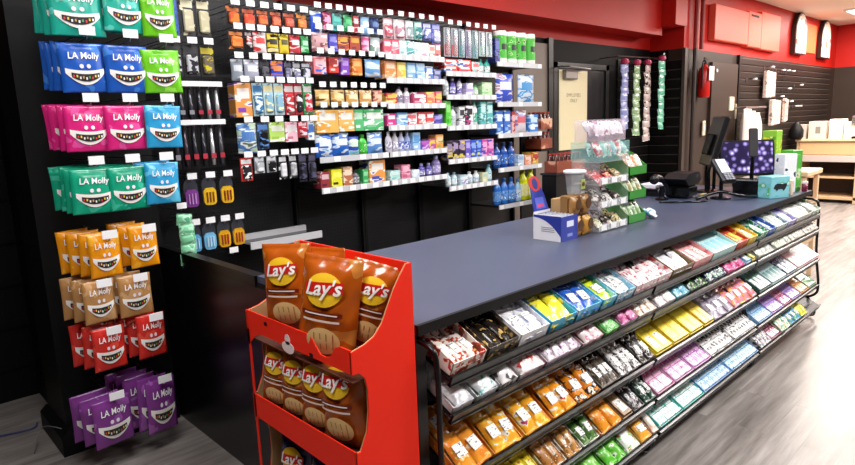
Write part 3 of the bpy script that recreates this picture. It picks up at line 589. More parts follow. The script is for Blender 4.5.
# --- four shelf sections ; each row: ('peg'|'shelf', z, [(kind, width_cm, height_cm, colours, repeat, stack)])
SEC = [
 ('left', 2.275, 2.87, [
  ('peg', 2.335, [('bag',9,13,'#2a54c8 #dfe8f8 #4a7ae0',1),('bag',7,11,'#c43a70 #e8a0bc #8c1c48',1),('carton',8,11,'#2c9a90 #5cc0b4 #1c5c60',1),('bag',8,11,'#208a4c #54bc7c #0f5430',1),('carton',5,11,'#d03a3c #f0d0d0 #8c1c20',1),('bag',8,12,'#8cb4dc #dce8f4 #4c7cb4',1),('bag',8,11,'#24386c #5c78b0 #c8d4e8',1)]),
  ('peg', 2.205, [('bag',13,12,'#ecdcdc #c89a9c #8c4a54 #f8f4f4',1),('carton',7,11,'#3c3cb0 #8888dc #e0e0f4',1),('carton',9,10,'#a8402c #e8a43c #6c2434',2),('bag',7,10,'#d0508c #f0b0cc #f4e8ee',1),('bag',9,12,'#b8c4c4 #e8eef0 #7ca090',1)]),
  ('peg', 2.055, [('carton',10,11,'#e07a84 #f0c0c4 #2a60c8',1),('carton',8,10,'#d43a2c #a82420 #f4d0c8',1),('carton',7,11,'#7c44b4 #b48cdc #e8e0f4',1),('carton',9,11,'#ec8030 #f4b870 #c85818',1),('bag',14,12,'#6ca4dc #c4dcf4 #f0f4f8',1)]),
  ('peg', 1.845, [('bag',11.5,10.5,'#d8b064 #ecd09c #b88a40 #5c4420',2),('bag',11,10.5,'#d8a45c #f0dcb4 #b4843c #f4ecd8',2),('bag',9,10,'#c8745c #ecc0a4 #a84c3c',1)]),
  ('peg', 1.715, [('carton',18,15,'#e8b45c #f2f0ea #e0a040',1),('carton',13,14.5,'#ecb868 #f4f2ec #e8a848',1),('carton',8,14.5,'#58b878 #c0e4cc #e8f2ea',1),('carton',18,14.5,'#4cb46c #eef4f0 #7cc894',1)]),
  ('shelf', 1.40, [('bag',14,16.5,'#2464c4 #dfe8f4 #58b0e8 #1c4898',2),('bag',9,13,'#2c4cb0 #d8ecdc #7cc4e0',1),('bottle',8,14,'#3cb834 #48c840 #2c9c2c',1),('bag',14,15,'#5c90d4 #dfe8f4 #a4c4ec',1)]),
  ('shelf', 1.195, [('carton',8,11,'#94343c #d8b4b8 #4c1c24',1),('carton',9,12,'#e4e02c #f0ec60 #2c2c28',1),('carton',8,13,'#d8a880 #f0d8c0 #b4704c',1),('bottle',7,10,'#5c5c64 #a8a8b0 #2c2c30',1),('carton',5,10,'#3cac5c #8cd4a0',1),('carton',15,16,'#e89c4c #f0ece4 #3c4cb4',1)])]),
 ('second', 2.88, 3.475, [
  ('peg', 2.345, [('blister',9,14,'#d8a8ac #f4dce0 #c85c6c',1),('blister',11,14,'#e4ccd0 #f4ecee #c48c9c',1),('blister',8,13,'#dfe0e4 #f4f4f6 #9cb0b4',1),('blister',8,13,'#8cccc0 #e4f2f0 #3c8c8c',1),('blister',9,13,'#3848a0 #d0d4ec #7c84c8',1),('blister',9,15,'#5058b4 #a8acdc #e4e4f2',1)]),
  ('shelf', 2.09, [('carton',7.5,11,'#d4586c #f4dce0 #e8909c',2),('carton',7.5,11,'#c4dcdc #f0f4f4 #8cb8b8',1),('carton',7.5,11,'#5cb4b4 #e0f0f0 #3c8c94',1),('carton',7.5,10.5,'#a4c4cc #ecf2f4',1),('carton',7.5,10.5,'#e4dce0 #f4f0f2 #c4a4ac',1),('carton',6.5,9.5,'#ecdcd4 #e08c7c #f4f4f2',1),('carton',6,11,'#d87c70 #f4e4e0 #8c3c5c',1)]),
  ('shelf', 1.925, [('carton',11,13,'#e88c4c #f4d0b0 #f4a870',1),('carton',9,12,'#e4c840 #f0e090 #ecaa60',1),('carton',9,12,'#78acdc #b4d4f0 #e8f0f8',2),('carton',8,10,'#5c7cc4 #e8ecf4 #e4e4b0',1),('carton',8,8,'#4c548c #a8acc8',1)]),
  ('shelf', 1.745, [('carton',11,8,'#c43c4c #ecc450 #f4dcdc',1),('bottle',7,13,'#e4e0e8 #8c84a0 #4c3c5c',1),('bottle',6,12,'#ececf0 #b4a0b8 #c4b4c8',1),('carton',14,8.5,'#b43c64 #f4f0f2 #e0b0c0',1),('carton',9,9,'#e87c5c #f0b890 #ecd45c',1),('carton',7,9.5,'#e4608c #f4c060 #f0e06c',1)]),
  ('shelf', 1.59, [('carton',9,9,'#d83c8c #f4e8ee #ecdcec',1),('carton',11,9.5,'#5ca4dc #e0ecf6 #9cc8ec',1),('carton',9,9,'#f0e8e8 #d8606c #f4f4f4',1),('carton',8.5,9.5,'#dc5050 #f4e8e8 #f0b0a8',2),('carton',9,7.5,'#4c48a8 #a49cd8 #7c5cc0',1)]),
  ('shelf', 1.40, [('bottle',6,15,'#d4d0dc #a49cb8 #e8e8ec',2),('bottle',6,14.5,'#c4ccec #6474c8 #e4e8f4',1),('bottle',6,14.5,'#a4b8e4 #4c64c0 #dce4f4',1),('carton',8,13.5,'#9cc4e8 #5c9cd8 #e8f0f8',1),('carton',9,7,'#6c44b0 #b45cc0 #dcc8ec',1),('carton',7,8,'#b85c98 #e8d04c #ecb0c8',1),('carton',8.5,11,'#e89c50 #ecc8a0 #7cb050',1)]),
  ('shelf', 1.195, [('carton',10,7,'#a8dcd4 #d4ecea #7cc0bc',1),('carton',9,10.5,'#dc7c9c #f0b8c8 #c45c84',1),('carton',8,6,'#c4dcec #e8f0f4',1),('bottle',6.5,10,'#5c54a4 #8c84c8 #b0a8dc',2),('bottle',9,15,'#8c7cbc #b0a4d8 #d4cce8',1)])]),
 ('third', 3.485, 4.09, [
  ('peg', 2.33, [('brush',7.5,22,'#a4a8ac #c42c2c #c8302c',2),('brush',7,22,'#8c9ca4 #3c9c9c #2c8c8c',1),('brush',7,22,'#a49cb0 #74549c #845c94',1),('brush',7,22,'#94acac #2c8c84 #5cacac',1),('brush',8,20,'#b4bcbc #dce4e4 #a4ccb8',1),('brush',8,20,'#c4c8c8 #44947c #e4ecea',1)]),
  ('shelf', 1.99, [('carton',15,5,'#dc3c34 #f0ece8 #3c64b4',1,2),('carton',15,5,'#d8382f #f0ece8 #3860b8',1,2),('carton',9,9,'#e8ecec #dc6c6c #84ccc8',1),('bottle',7,12,'#2c9c8c #e4f0ee #1c6c64',2)]),
  ('shelf', 1.81, [('bottle',6,15,'#e0e4e8 #a8b4bc #dce0e4',1),('bottle',6,14,'#5448a0 #8c80cc #e4e4ec',1),('bottle',6,14,'#dcd8e8 #7c6cb8 #4c3c8c',1),('carton',9,10,'#a89cd0 #dcd4ec #ececf4',1),('bottle',7,9,'#8cc48c #e0ecdc #5ca464',1),('carton',13,11,'#b4dca4 #d0ecc4 #94c888',1)]),
  ('shelf', 1.57, [('carton',6,20,'#58cc3c #8ce074 #34a424',1),('bottle',7,16,'#e4e8e8 #c4ccd0 #8c9498',1),('carton',7,15,'#dcdce0 #2c2c34 #f0f0f2',1),('carton',9,16,'#e8e4e8 #24242c #c03c84',1),('bottle',6.5,20,'#e4ecec #4cb494 #34a07c',1),('carton',7.5,19,'#5cb8b4 #c4e8e4 #3c94a0',2)]),
  ('shelf', 1.305, [('carton',7,15,'#28202c #9484a4 #d8c43c',1),('carton',7,15,'#2c2434 #a490b8 #e0cc40',2),('carton',6.5,15,'#6c58c4 #b4a8e4 #dcd8f0',1),('carton',6.5,14.5,'#3458c8 #8cacec #d8e04c',2),('carton',7.5,14.5,'#c84ca4 #e8a8d4 #5c4cb0',2)]),
  ('shelf', 1.09, [('bottle',6,11,'#c4dce4 #e8f0f2 #8cb8c8',2),('carton',10,8,'#b4ccd8 #e4ecf0 #9c94c4',1),('bottle',7,10,'#dce4e8 #a4c0d0 #e8ecee',2),('carton',7,8,'#dcdcb0 #b4d0c4 #f0f0e4',1),('bottle',7,14,'#9cd0dc #dcf0f4 #5ca8bc',1)])]),
 ('right', 4.10, 4.735, [
  ('shelf', 2.085, [('carton',6,20,'#28307c #5c68b0 #141c50',1),('roll',12.2,27,'#4cb83c',4)]),
  ('shelf', 1.75, [('bag',24,25,'#3450c0 #dfdce8 #a4788c #c4b0c8',1),('bag',24,25,'#d4dce8 #3c90cc #a8ccec #f0f0f4',1)]),
  ('shelf', 1.485, [('carton',9,20,'#3c70c8 #dce8f4 #8cb4e4',2),('carton',5,19,'#a8343c #dcb0b4',1),('bag',18,20,'#dcd4dc #d0606c #5c74c4 #f4f0f2',1),('carton',13,16,'#3c84d4 #c8dff2 #e8f0f6',1)]),
  ('shelf', 1.19, [('bottle',9,22,'#1c4ca0 #3470c8 #143470',3),('carton',9,10,'#c4d4e4 #8cb0d4 #f0f2f4',1),('carton',10,9,'#dc8c6c #f0d0c0 #e4ac90',1),('carton',10,11,'#c8a444 #b43c34 #e4d080',1)]),
  ('shelf', .865, [('bottle',9,23,'#2c70c8 #5c9ce0 #1c58ac',3),('bottle',7,21,'#9cc4e4 #dcecf6 #4c84c4',1),('bottle',11,29,'#e4ec1c #e8e4b0 #d8dc14',2)])])]
for si, (sn, x0, x1, rows) in enumerate(SEC):
    root = tag(empty('gondola_section'), 'black gondola shelf section, %s of four on the goods wall' % {'left': 'leftmost', 'second': 'second from left', 'third': 'third from left', 'right': 'rightmost'}[sn], 'shelving')
    b = MB(); b.box(x0, x1, 3.76, 3.78, .12, 2.44 if si < 3 else 2.1, PEG); b.build('back_panel', root)
    for xx in (x0-.004, x1-.018):
        b = MB(); b.box(xx, xx+.02, 3.73, 3.80, 0, 2.44 if si < 3 else 2.1, BLACK); b.build('upright', root)
    b = MB(); b.box(x0, x1, 3.45, 3.80, 0, .12, BLACK); b.build('base', root)
    for ri, (rk, z, items) in enumerate(rows):
        tot = sum(it[1]*it[4] for it in items)/100; gap = (x1-x0-.02-tot)/max(1, sum(it[4] for it in items)); x = x0+.01
        if rk == 'shelf':
            b = MB(); b.box(x0+.003, x1-.003, YS+.004, 3.76, z-.018, z, mat('#1a1a1c', .4)); sh = b.build('shelf', root)
            if sn != 'left' or True:
                b = MB(); b.box(x0+.002, x1-.002, YS-.002, YS+.004, z-.033, z+.006, mat('#c8c8cc', .4)); b.build('price_strip', sh)
            ntag = 7 if sn in ('second', 'third') else (6 if sn == 'left' else 3)
            for t in range(ntag):
                if sn == 'left' and z > 1.3 and t in (0, 2): continue
                b = MB(); tx = x0+.04+(x1-x0-.08)*t/(ntag-1)+rnd.uniform(-.008, .008); b.box(tx-.026, tx+.026, YS-.005, YS-.002, z-.031, z+.003, TAGW); b.build('price_tag', sh)
        else:
            nh = 7 if sn == 'left' else 6
            for t in range(nh): hook(root, x0+.05+(x1-x0-.09)*t/(nh-1), YS-.01, z+.0, 3.76, .05, .034)
        same = [q for q in rows if q[0] == rk]; ro = ORD[[id(q) for q in same].index(id(rows[ri]))]
        secn = {'left': 'leftmost section', 'second': 'second section', 'third': 'third section', 'right': 'rightmost section'}[sn]
        pos = 0
        for it in items:
            kind, w, h, cols, rep = it[:5]; stk = it[5] if len(it) > 5 else 1; w /= 100; h /= 100
            where = '%s %s, %s' % (ro, 'hook row' if rk == 'peg' else 'shelf', secn)
            grp = None
            if rep*stk > 1: grp = 'matching %ss %s' % (WORD[kind], where)
            for r_ in range(rep):
                x += gap/2; xc = x+w/2; x += w+gap/2; pos += 1
                for s_ in range(stk):
                    wh = '%s%s from left, %s' % (['lower ', 'upper '][s_] if stk > 1 else '', ORD[pos-1], where)
                    if rk == 'peg': zz = z-h-.004; yy = YS+.028
                    else: zz = z+s_*h; yy = YS+.03+(w/2 if kind in ('bottle', 'roll') else (.03 if kind == 'bag' else 0))
                    dd = None
                    if kind == 'carton': dd = .09 if w < .1 else .12
                    put(kind, xc, yy, zz, w-.003, h, cols, wh, grp, dd)

# --- pegboard columns between the pouch tower and the shelves
root = tag(empty('pegboard_panel'), 'black pegboard of vape and accessory packs between pouch tower and shelves', 'pegboard')
b = MB(); b.box(1.26, 2.262, 3.76, 3.78, .12, 2.44, PEG); b.build('back_panel', root)
b = MB(); b.box(1.26, 2.262, 3.45, 3.80, 0, .12, BLACK); b.build('base', root)
PRow = [ # x0, x1, z top of item, kind, [(w,h,cols)], tag
 ('left', 1.35, 1.63, 2.325, [('blister',9,21,'#2c4c9c #4868b0 #3c5ca4'),('blister',8,20,'#2c2c2e #d8d0b0 #c8c0a4'),('blister',8,20,'#2a2a2c #d4ccac #c4bc9c')]),
 ('left', 1.35, 1.63, 2.075, [('blister',9,17,'#1c1c20 #34343a #d0d0d4'),('blister',9,17,'#1c1c20 #34343a #c8c8cc'),('blister',8.5,17,'#24221c #c8b830 #6c6458')]),
 ('left', 1.33, 1.64, 1.845, [('pen',4.8,19,'#4c4c54 #8c8c94')]*3+[('pen',4.8,19,'#3c3c44 #a83040')]+[('pen',4.8,19,'#c8c8cc #b43444')]*2),
 ('left', 1.33, 1.64, 1.635, [('pen',4.8,24,'#3c3c44 #8c8c94'),('pen',4.8,24,'#4c4048 #b43444'),('pen',4.8,24,'#3c3c44 #a83040'),('pen',4.8,24,'#34343c #b43444'),('pen',4.8,24,'#d0d0d4 #b43444'),('pen',4.8,24,'#54545c #a83040')]),
 ('left', 1.36, 1.68, 1.335, [('vape',8.6,16,'#7c3c8c #c490d0'),('vape',8.6,16,'#e0b424 #8c4c1c'),('vape',8.6,16,'#e0b020 #8c2c24')]),
 ('left', 1.36, 1.72, 1.075, [('vape',8.2,16,'#5ca4d4 #b4d8ec'),('vape',8.2,16,'#74b4dc #c4e0f0'),('vape',8.2,16,'#d8a01c #a83c2c'),('vape',8.2,16,'#dca420 #a83c2c')]),
 ('right', 1.72, 2.27, 2.305, [('blister',9,10.5,'#1c1614 #e07c3c #d85c3c'),('blister',9,10.5,'#1c1614 #d86c4c #d0503c'),('blister',8.5,10,'#1c1614 #dc7444 #c85438'),('blister',8.5,10,'#1c1614 #d8704c #b84838'),('blister',9,10,'#1c1614 #d4684c #b84c38'),('blister',8.5,10,'#1c1614 #e8943c #d87030')]),
 ('right', 1.72, 2.27, 2.172, [('blister',10,10.5,'#1c1614 #e88c4c #e0743c'),('blister',5,9,'#1c1c20 #e8dcdc #c43c3c'),('bag',9,12,'#e8dcdc #d03c3c #f0ecec'),('bag',8,12,'#dcc02c #2c2820 #e8dca0'),('bag',7,11.5,'#e0c838 #5c5428 #f0e890'),('bag',8,11,'#d04450 #f0d8d8 #a82430'),('bag',6,10.5,'#3cac5c #a4dcb4 #e0f0e4')]),
 ('right', 1.72, 2.27, 2.01, [('bag',8,12.5,'#8c94a0 #c8ccd4 #4c5460'),('bag',10,12.5,'#a4a8b8 #dcdce4 #5c6070'),('blister',7,11,'#141418 #3c3c44 #5c5c64'),('bag',9,11,'#3048c0 #e08038 #5c70d4'),('blister',6,11.5,'#1c1c22 #6c6c84 #a4a4b8'),('blister',6,13,'#2c2c34 #d4d4dc #8484a4'),('blister',7,11,'#1c1c20 #c8ccd4 #5c606c')]),
 ('right', 1.73, 2.27, 1.875, [('carton',11,20,'#e09850 #f0e4dc #7c3cb0'),('blister',7,19.5,'#a4c4cc #3c78b0 #dce8e4'),('blister',7,19,'#b8d4dc #f0e8b0 #88b4cc'),('blister',7,19,'#bcd8e0 #ece4ac #8cb8d0'),('blister',7,19,'#b82c34 #e8e4e4 #c83c44'),('blister',6,19,'#c03038 #e8e4e4 #2c2c30'),('blister',7,19,'#2c9c54 #e4dcdc #d04450')]),
 ('right', 1.72, 2.27, 1.64, [('bag',13,18,'#b8ccb4 #4c7cbc #dfe6dc #5c6c5c'),('blister',8,16,'#2c3c54 #5c8cd0 #141418'),('carton',11,12,'#b4d868 #e8f0dc #94c048'),('carton',9,12.5,'#e8b8c4 #f0e8ec #c46c84'),('blister',7,10,'#d43c4c #f0d4d8 #b82c3c'),('carton',5,12,'#e8ecf0 #4c7cc8')]),
 ('right', 1.72, 2.27, 1.435, [('blister',8,14,'#c8302c #f0f0f0 #2c2c30'),('blister',7,10,'#8c949c #e0e4e8 #b8bcc0'),('blister',7,10,'#b0b4b8 #f0f0f2 #1c1c20'),('blister',6,15,'#1c1c20 #e8e8ec #dcdce0'),('blister',6,15,'#24242a #c8c8cc #a4a4a8'),('blister',6,18,'#1c1c24 #54506c #2c2c34'),('blister',6,18,'#1c1c24 #54506c #34343c')])]
cnt = {'left': 0, 'right': 0}
for (sd, x0, x1, zt, items) in PRow:
    ro = ORD[cnt[sd]]; cnt[sd] += 1
    tot = sum(i[1] for i in items)/100; gap = (x1-x0-tot)/len(items); x = x0
    for j, (kind, w, h, cols) in enumerate(items):
        w /= 100; h /= 100; x += gap/2; xc = x+w/2; x += w+gap/2
        where = '%s from left, %s row, %s pegboard column' % (ORD[j], ro, sd)
        put(kind, xc, YS+.03, zt-h, w-.003, h, cols, where)
        if kind != 'pen': hook(root, xc, YS-.004, zt-.008, 3.76, .055, .034)
        else: hook(root, xc, YS-.004, zt-.008, 3.76, .054, .028)
hook(root, 1.62, YS-.004, .87, 3.76)
# low white-fronted shelf at the foot of the pegboard
b = MB(); b.box(1.74, 2.26, 3.42, 3.76, .895, .905, mat('#3a3a3e', .25, .6)); sh = b.build('lower_shelf', root)
b = MB(); b.box(1.74, 2.26, 3.408, 3.418, .875, .92, mat('#c4c4c8', .3)); b.build('price_strip', sh)
b = MB(); b.box(1.74, 2.26, 3.60, 3.63, .905, .94, mat('#b4b4b8', .3)); b.build('divider', sh)

# ------------------------------------------------------------------ pouch tower
tw = tag(empty('pouch_tower'), 'tall black floor stand hung with coloured candy pouches', 'display stand')
b = MB(); b.box(.64, 1.22, 3.42, 3.44, .12, 2.5, BLACK); b.box(.64, .67, 3.44, 3.80, .12, 2.5, BLACK); b.build('hanging_panel', tw)
b = MB(); b.prism([(.60, 0), (1.19, 0), (1.19, .10), (1.17, .13), (.63, .13), (.60, .10)], 3.36, 3.82, BLACK); b.build('base', tw)
mouthd = mat('#241c24', .4); toothm = mat('#f0ece8', .4)
def pouch_mesh(c1, c2, w=.2, h=.2, text='#f4f4f6'):
    M1 = printed((c1, c1, c2), 14, .25)
    b, sf = bulge_pouch(w, h, .03, M1, 11, 11)
    b.v = [(x, y-(.0022*math.sin(x*90+z*35)) if abs(y) > .002 else y, z) for x, y, z in b.v]
    body = b.mesh('pouch_body', True)
    # art: grin with teeth, eyes, coloured bits
    g = MB(); n = 15
    def P(x, z, e=.004): return (x, -sf(x, z)-e, z)
    def strip(xs, zlo, zhi, m, e):
        vs = [P(x, zlo(x), e) for x in xs]+[P(x, zhi(x), e) for x in xs]; k = len(xs)
        g.add(vs, [(i, i+1, k+i+1, k+i) for i in range(k-1)], m)
    X = [w*(-.41+.82*i/(n-1)) for i in range(n)]
    u = lambda x: (x/(w*.41))
    strip(X, lambda x: h*(.15+.24*abs(u(x))**2), lambda x: h*(.44+.05*u(x)**2), toothm, .004)
    X2 = [w*(-.30+.60*i/(n-1)) for i in range(n)]
    strip(X2, lambda x: h*(.22+.17*u(x)**2), lambda x: h*(.37+.06*u(x)**2), mouthd, .0055)
    bits = ['#d83c3c', '#e8c83c', '#f0f0f0', '#c8a060', '#f0f0f0', '#58a858']
    for i in range(9):
        x = w*(-.26+.065*i); z = h*(.255+.13*u(x)**2+.02*(i % 2)); q = w*.016
        g.add([P(x-q, z, .007), P(x+q, z, .007), P(x+q, z+h*.05, .007), P(x-q, z+h*.05, .007)], [(0, 1, 2, 3)], mat(bits[i % 6], .4))
    for ex in (-.07, .08):
        c_ = [P(w*ex+w*.045*math.cos(a), h*.53+h*.045*math.sin(a), .005) for a in [2*PI*k/12 for k in range(12)]]
        g.add(c_, [tuple(range(12))], mat('#e8e0ec', .4))
    art = g.mesh('grin_print')
    t = MB(); vs, fs = text_geo('LA Molly', .19*w, .012, .1); t.add([P(x*.95, z+h*.74, .006) for x, z in vs], fs, mat(text, .4)); lt = t.mesh('lettering')
    return [('pouch_body', body), ('grin_print', art), ('lettering', lt)]
PC = {'teal': ('#1ea894', '#5ccabc'), 'blue': ('#1c58b8', '#3c7cd0'), 'pink': ('#d8247c', '#e0509c'), 'green': ('#12a07c', '#3cbc9c'), 'orange': ('#e89410', '#f0ac2c'), 'tan': ('#b48450', '#c89c6c'),
      'red': ('#cc2c24', '#dc4c3c'), 'purple': ('#7c3888', '#9858a4'), 'lime': ('#6cc420', '#90dc48'), 'sky': ('#2c9cd0', '#60c0e4')}
PMH = {k: pouch_mesh(*v) for k, v in PC.items()}
TR = [ # colour, x centre, bottom z, height scale, width scale, y front, layers, tag z, row name
 ('teal', .84, 2.03, 1.05, 1.1, 3.05, 4, None), ('teal', 1.035, 2.06, 1.05, .95, 3.05, 3, None), ('lime', 1.19, 2.05, 1.05, .82, 3.05, 2, None),
 ('blue', .84, 1.79, 1.05, .98, 3.05, 4, 2.02), ('blue', 1.02, 1.79, 1.05, .98, 3.05, 3, 2.02), ('lime', 1.18, 1.79, 1.0, .92, 3.05, 2, 2.01),
 ('pink', .82, 1.53, 1.0, .95, 3.05, 4, 1.735), ('pink', .985, 1.53, 1.0, .95, 3.05, 3, 1.735), ('sky', 1.155, 1.53, 1.0, .92, 3.05, 2, 1.735),
 ('green', .81, 1.25, 1.0, .95, 3.05, 4, 1.46), ('green', .965, 1.25, 1.0, .9, 3.05, 3, 1.46), ('sky', 1.12, 1.26, 1.0, .85, 3.05, 2, 1.46),
 ('orange', .825, .95, 1.0, .72, 3.05, 4, 1.12), ('orange', 1.0, .965, 1.0, .68, 3.05, 3, 1.12), 
 ('tan', .775, .74, 1.0, .72, 3.05, 3, .87), ('tan', .935, .735, 1.0, .78, 3.05, 3, .885),
 ('red', .79, .505, 1.02, .74, 3.05, 3, .615), ('red', .985, .51, 1.08, .7, 3.05, 4, .665),
 ('purple', .76, .14, 1.15, .9, 3.03, 3, .36), ('purple', .985, .12, 1.35, .78, 3.03, 5, .37)]
ROWN = ['top', 'top', 'top', 'second', 'second', 'second', 'third', 'third', 'third', 'fourth', 'fourth', 'fourth', 'fifth', 'fifth', 'sixth', 'sixth', 'seventh', 'seventh', 'bottom', 'bottom']
COLN = ['left', 'middle', 'right']*4+['left', 'right']*4
for i, (cn, x, z, hs, ws, yf, ly_, tz) in enumerate(TR):
    htop = z+.2*hs
    if tz: hook(tw, x+.02, yf-.035, max(tz, htop-.04), 3.42, .065, .038)
    else: hook(tw, x+.02, yf-.035, htop-.02, 3.42, .065, .038)
    for l in range(ly_):
        dx = -.012*l*(1 if i % 3 != 2 else .4)+rnd.uniform(-.008, .008) if l else 0
        if cn in ('orange', 'red', 'tan', 'purple') and l: dx = -.028*l
        e = empty('candy_pouch', (x+dx, yf+.065*l*(.8 if ly_ > 3 else 1), z+(.006*l if l else 0)), (0, rnd.uniform(-.05, .05) if l else rnd.uniform(-.03, .03), rnd.uniform(-.08, .08)+.12))
        e.scale = (ws, 1, hs)
        cw_ = {'sky': 'sky blue', 'tan': 'brown kraft', 'teal': 'teal'}.get(cn, cn)
        if l == 0: tag(e, '%s grin-print candy pouch in front on the %s hook, %s row of pouch tower' % (cw_, COLN[i], ROWN[i]), 'pouch')
        else: tag(e, '%s candy pouch hanging %s behind the front one, %s hook, %s pouch row' % (cw_, ORD[l-1], COLN[i], ROWN[i]), 'pouch', '%s pouches behind front one on %s hook of %s row' % (cw_, COLN[i], ROWN[i]))
        for nm, me in (PMH[cn] if (l == 0 or True) else PMH[cn][:1]): link(nm, me, e)
# loose cables on the floor at the left
b = MB(); b.tube(smooth_path([(.12, 4.2, .006), (.22, 4.0, .006), (.36, 3.9, .006), (.55, 3.84, .006), (.59, 3.9, .006)]), .006, mat('#2c3468', .4), 6); tag(b.build('floor_cable'), 'blue cable lying on the floor left of the pouch tower', 'cable')
b = MB(); b.tube(smooth_path([(.50, 3.52, .005), (.555, 3.62, .08), (.60, 3.50, .12), (.68, 3.33, .10), (.80, 3.30, .02)]), .003, mat('#6c6c6c', .4), 6); tag(b.build('loose_wire'), 'thin grey wire looping over the base of the pouch tower', 'wire')

# ------------------------------------------------------------------ chip display
RC = mat('#fa2a10', .55, 0, .3); KR = mat('#b89464', .7)
cdp = tag(empty('chip_display', (.93, 1.305, 0)), 'red cardboard floor display holding orange and blue chip bags', 'display stand')
DW, DD = .595, .235    # along y, along x
def side_poly(cut=True):
    pts = [(0, 0), (DD, 0), (DD, 1.20), (DD-.02, 1.20)]
    c_ = [(.19, 1.17), (.165, 1.135), (.14, 1.09), (.115, 1.045), (.085, 1.015), (.05, 1.0), (0, .99)]
    if cut: c_ += [(0, .925), (.022, .925), (.042, .905), (.05, .87), (.05, .80), (.04, .74), (.015, .69), (0, .69), (0, .585), (.022, .585), (.042, .565), (.05, .53), (.05, .44), (.04, .38), (.015, .33), (0, .33)]
    return pts+c_
for yy, lb in ((0, 'near'), (DW, 'far')):
    b = MB(); b.prism(side_poly(), yy-.004, yy, RC if yy == 0 else KR); b.prism(side_poly(), yy, yy+.004, KR if yy == 0 else RC)
    b.build('side_wall', cdp)
b = MB(); b.box(DD-.006, DD, 0, DW, 0, 1.20, RC); b.build('back_wall', cdp)
b = MB()
# header strip and lower strip with notched upper rim, openings with rounded ends
def strip(z0, z1, notch):
    n = 24; top = []
    for i in range(n+1):
        y = DW*i/n; z = z1
        for (a, dz) in notch: z -= dz*math.exp(-((y-a)/.05)**4)
        top.append((y, z))
    vs = [(0, y, z0(y)) for y, _ in top]+[(0, y, z) for y, z in top]+[(.004, y, z0(y)) for y, _ in top]+[(.004, y, z) for y, z in top]
    k = n+1; fs = []
    for i in range(n):
        fs += [(i, i+k, i+k+1, i+1), (2*k+i, 2*k+i+1, 3*k+i+1, 3*k+i), (k+i, 3*k+i, 3*k+i+1, k+i+1), (i, i+1, 2*k+i+1, 2*k+i)]
    b.add(vs, fs, RC)
arcb = lambda z, r, y: z-(r*(1-min(1, min(y, DW-y)/.10))**2)
strip(lambda y: arcb(.925, .06, y) if y > DW/2 else .925, .995, [(.13, .05)])
strip(lambda y: .585+.02*(y/DW), .69, [])
strip(lambda y: .25, .33, [])
strip(lambda y: 0.0, .06, [])
# posts between tiers at both ends
for y0 in (DW-.012,): b.box(0, .004, y0, y0+.012, 0, .93, RC)
b.build('front_wall', cdp)
for z in (.90, .655, .30):
    b = MB(); b.box(.004, DD-.006, .004, DW-.004, z-.004, z, KR if z > .93 else mat('#5a2c18', .7)); tag(b.build('inner_tray', cdp), 'brown cardboard inner tray')
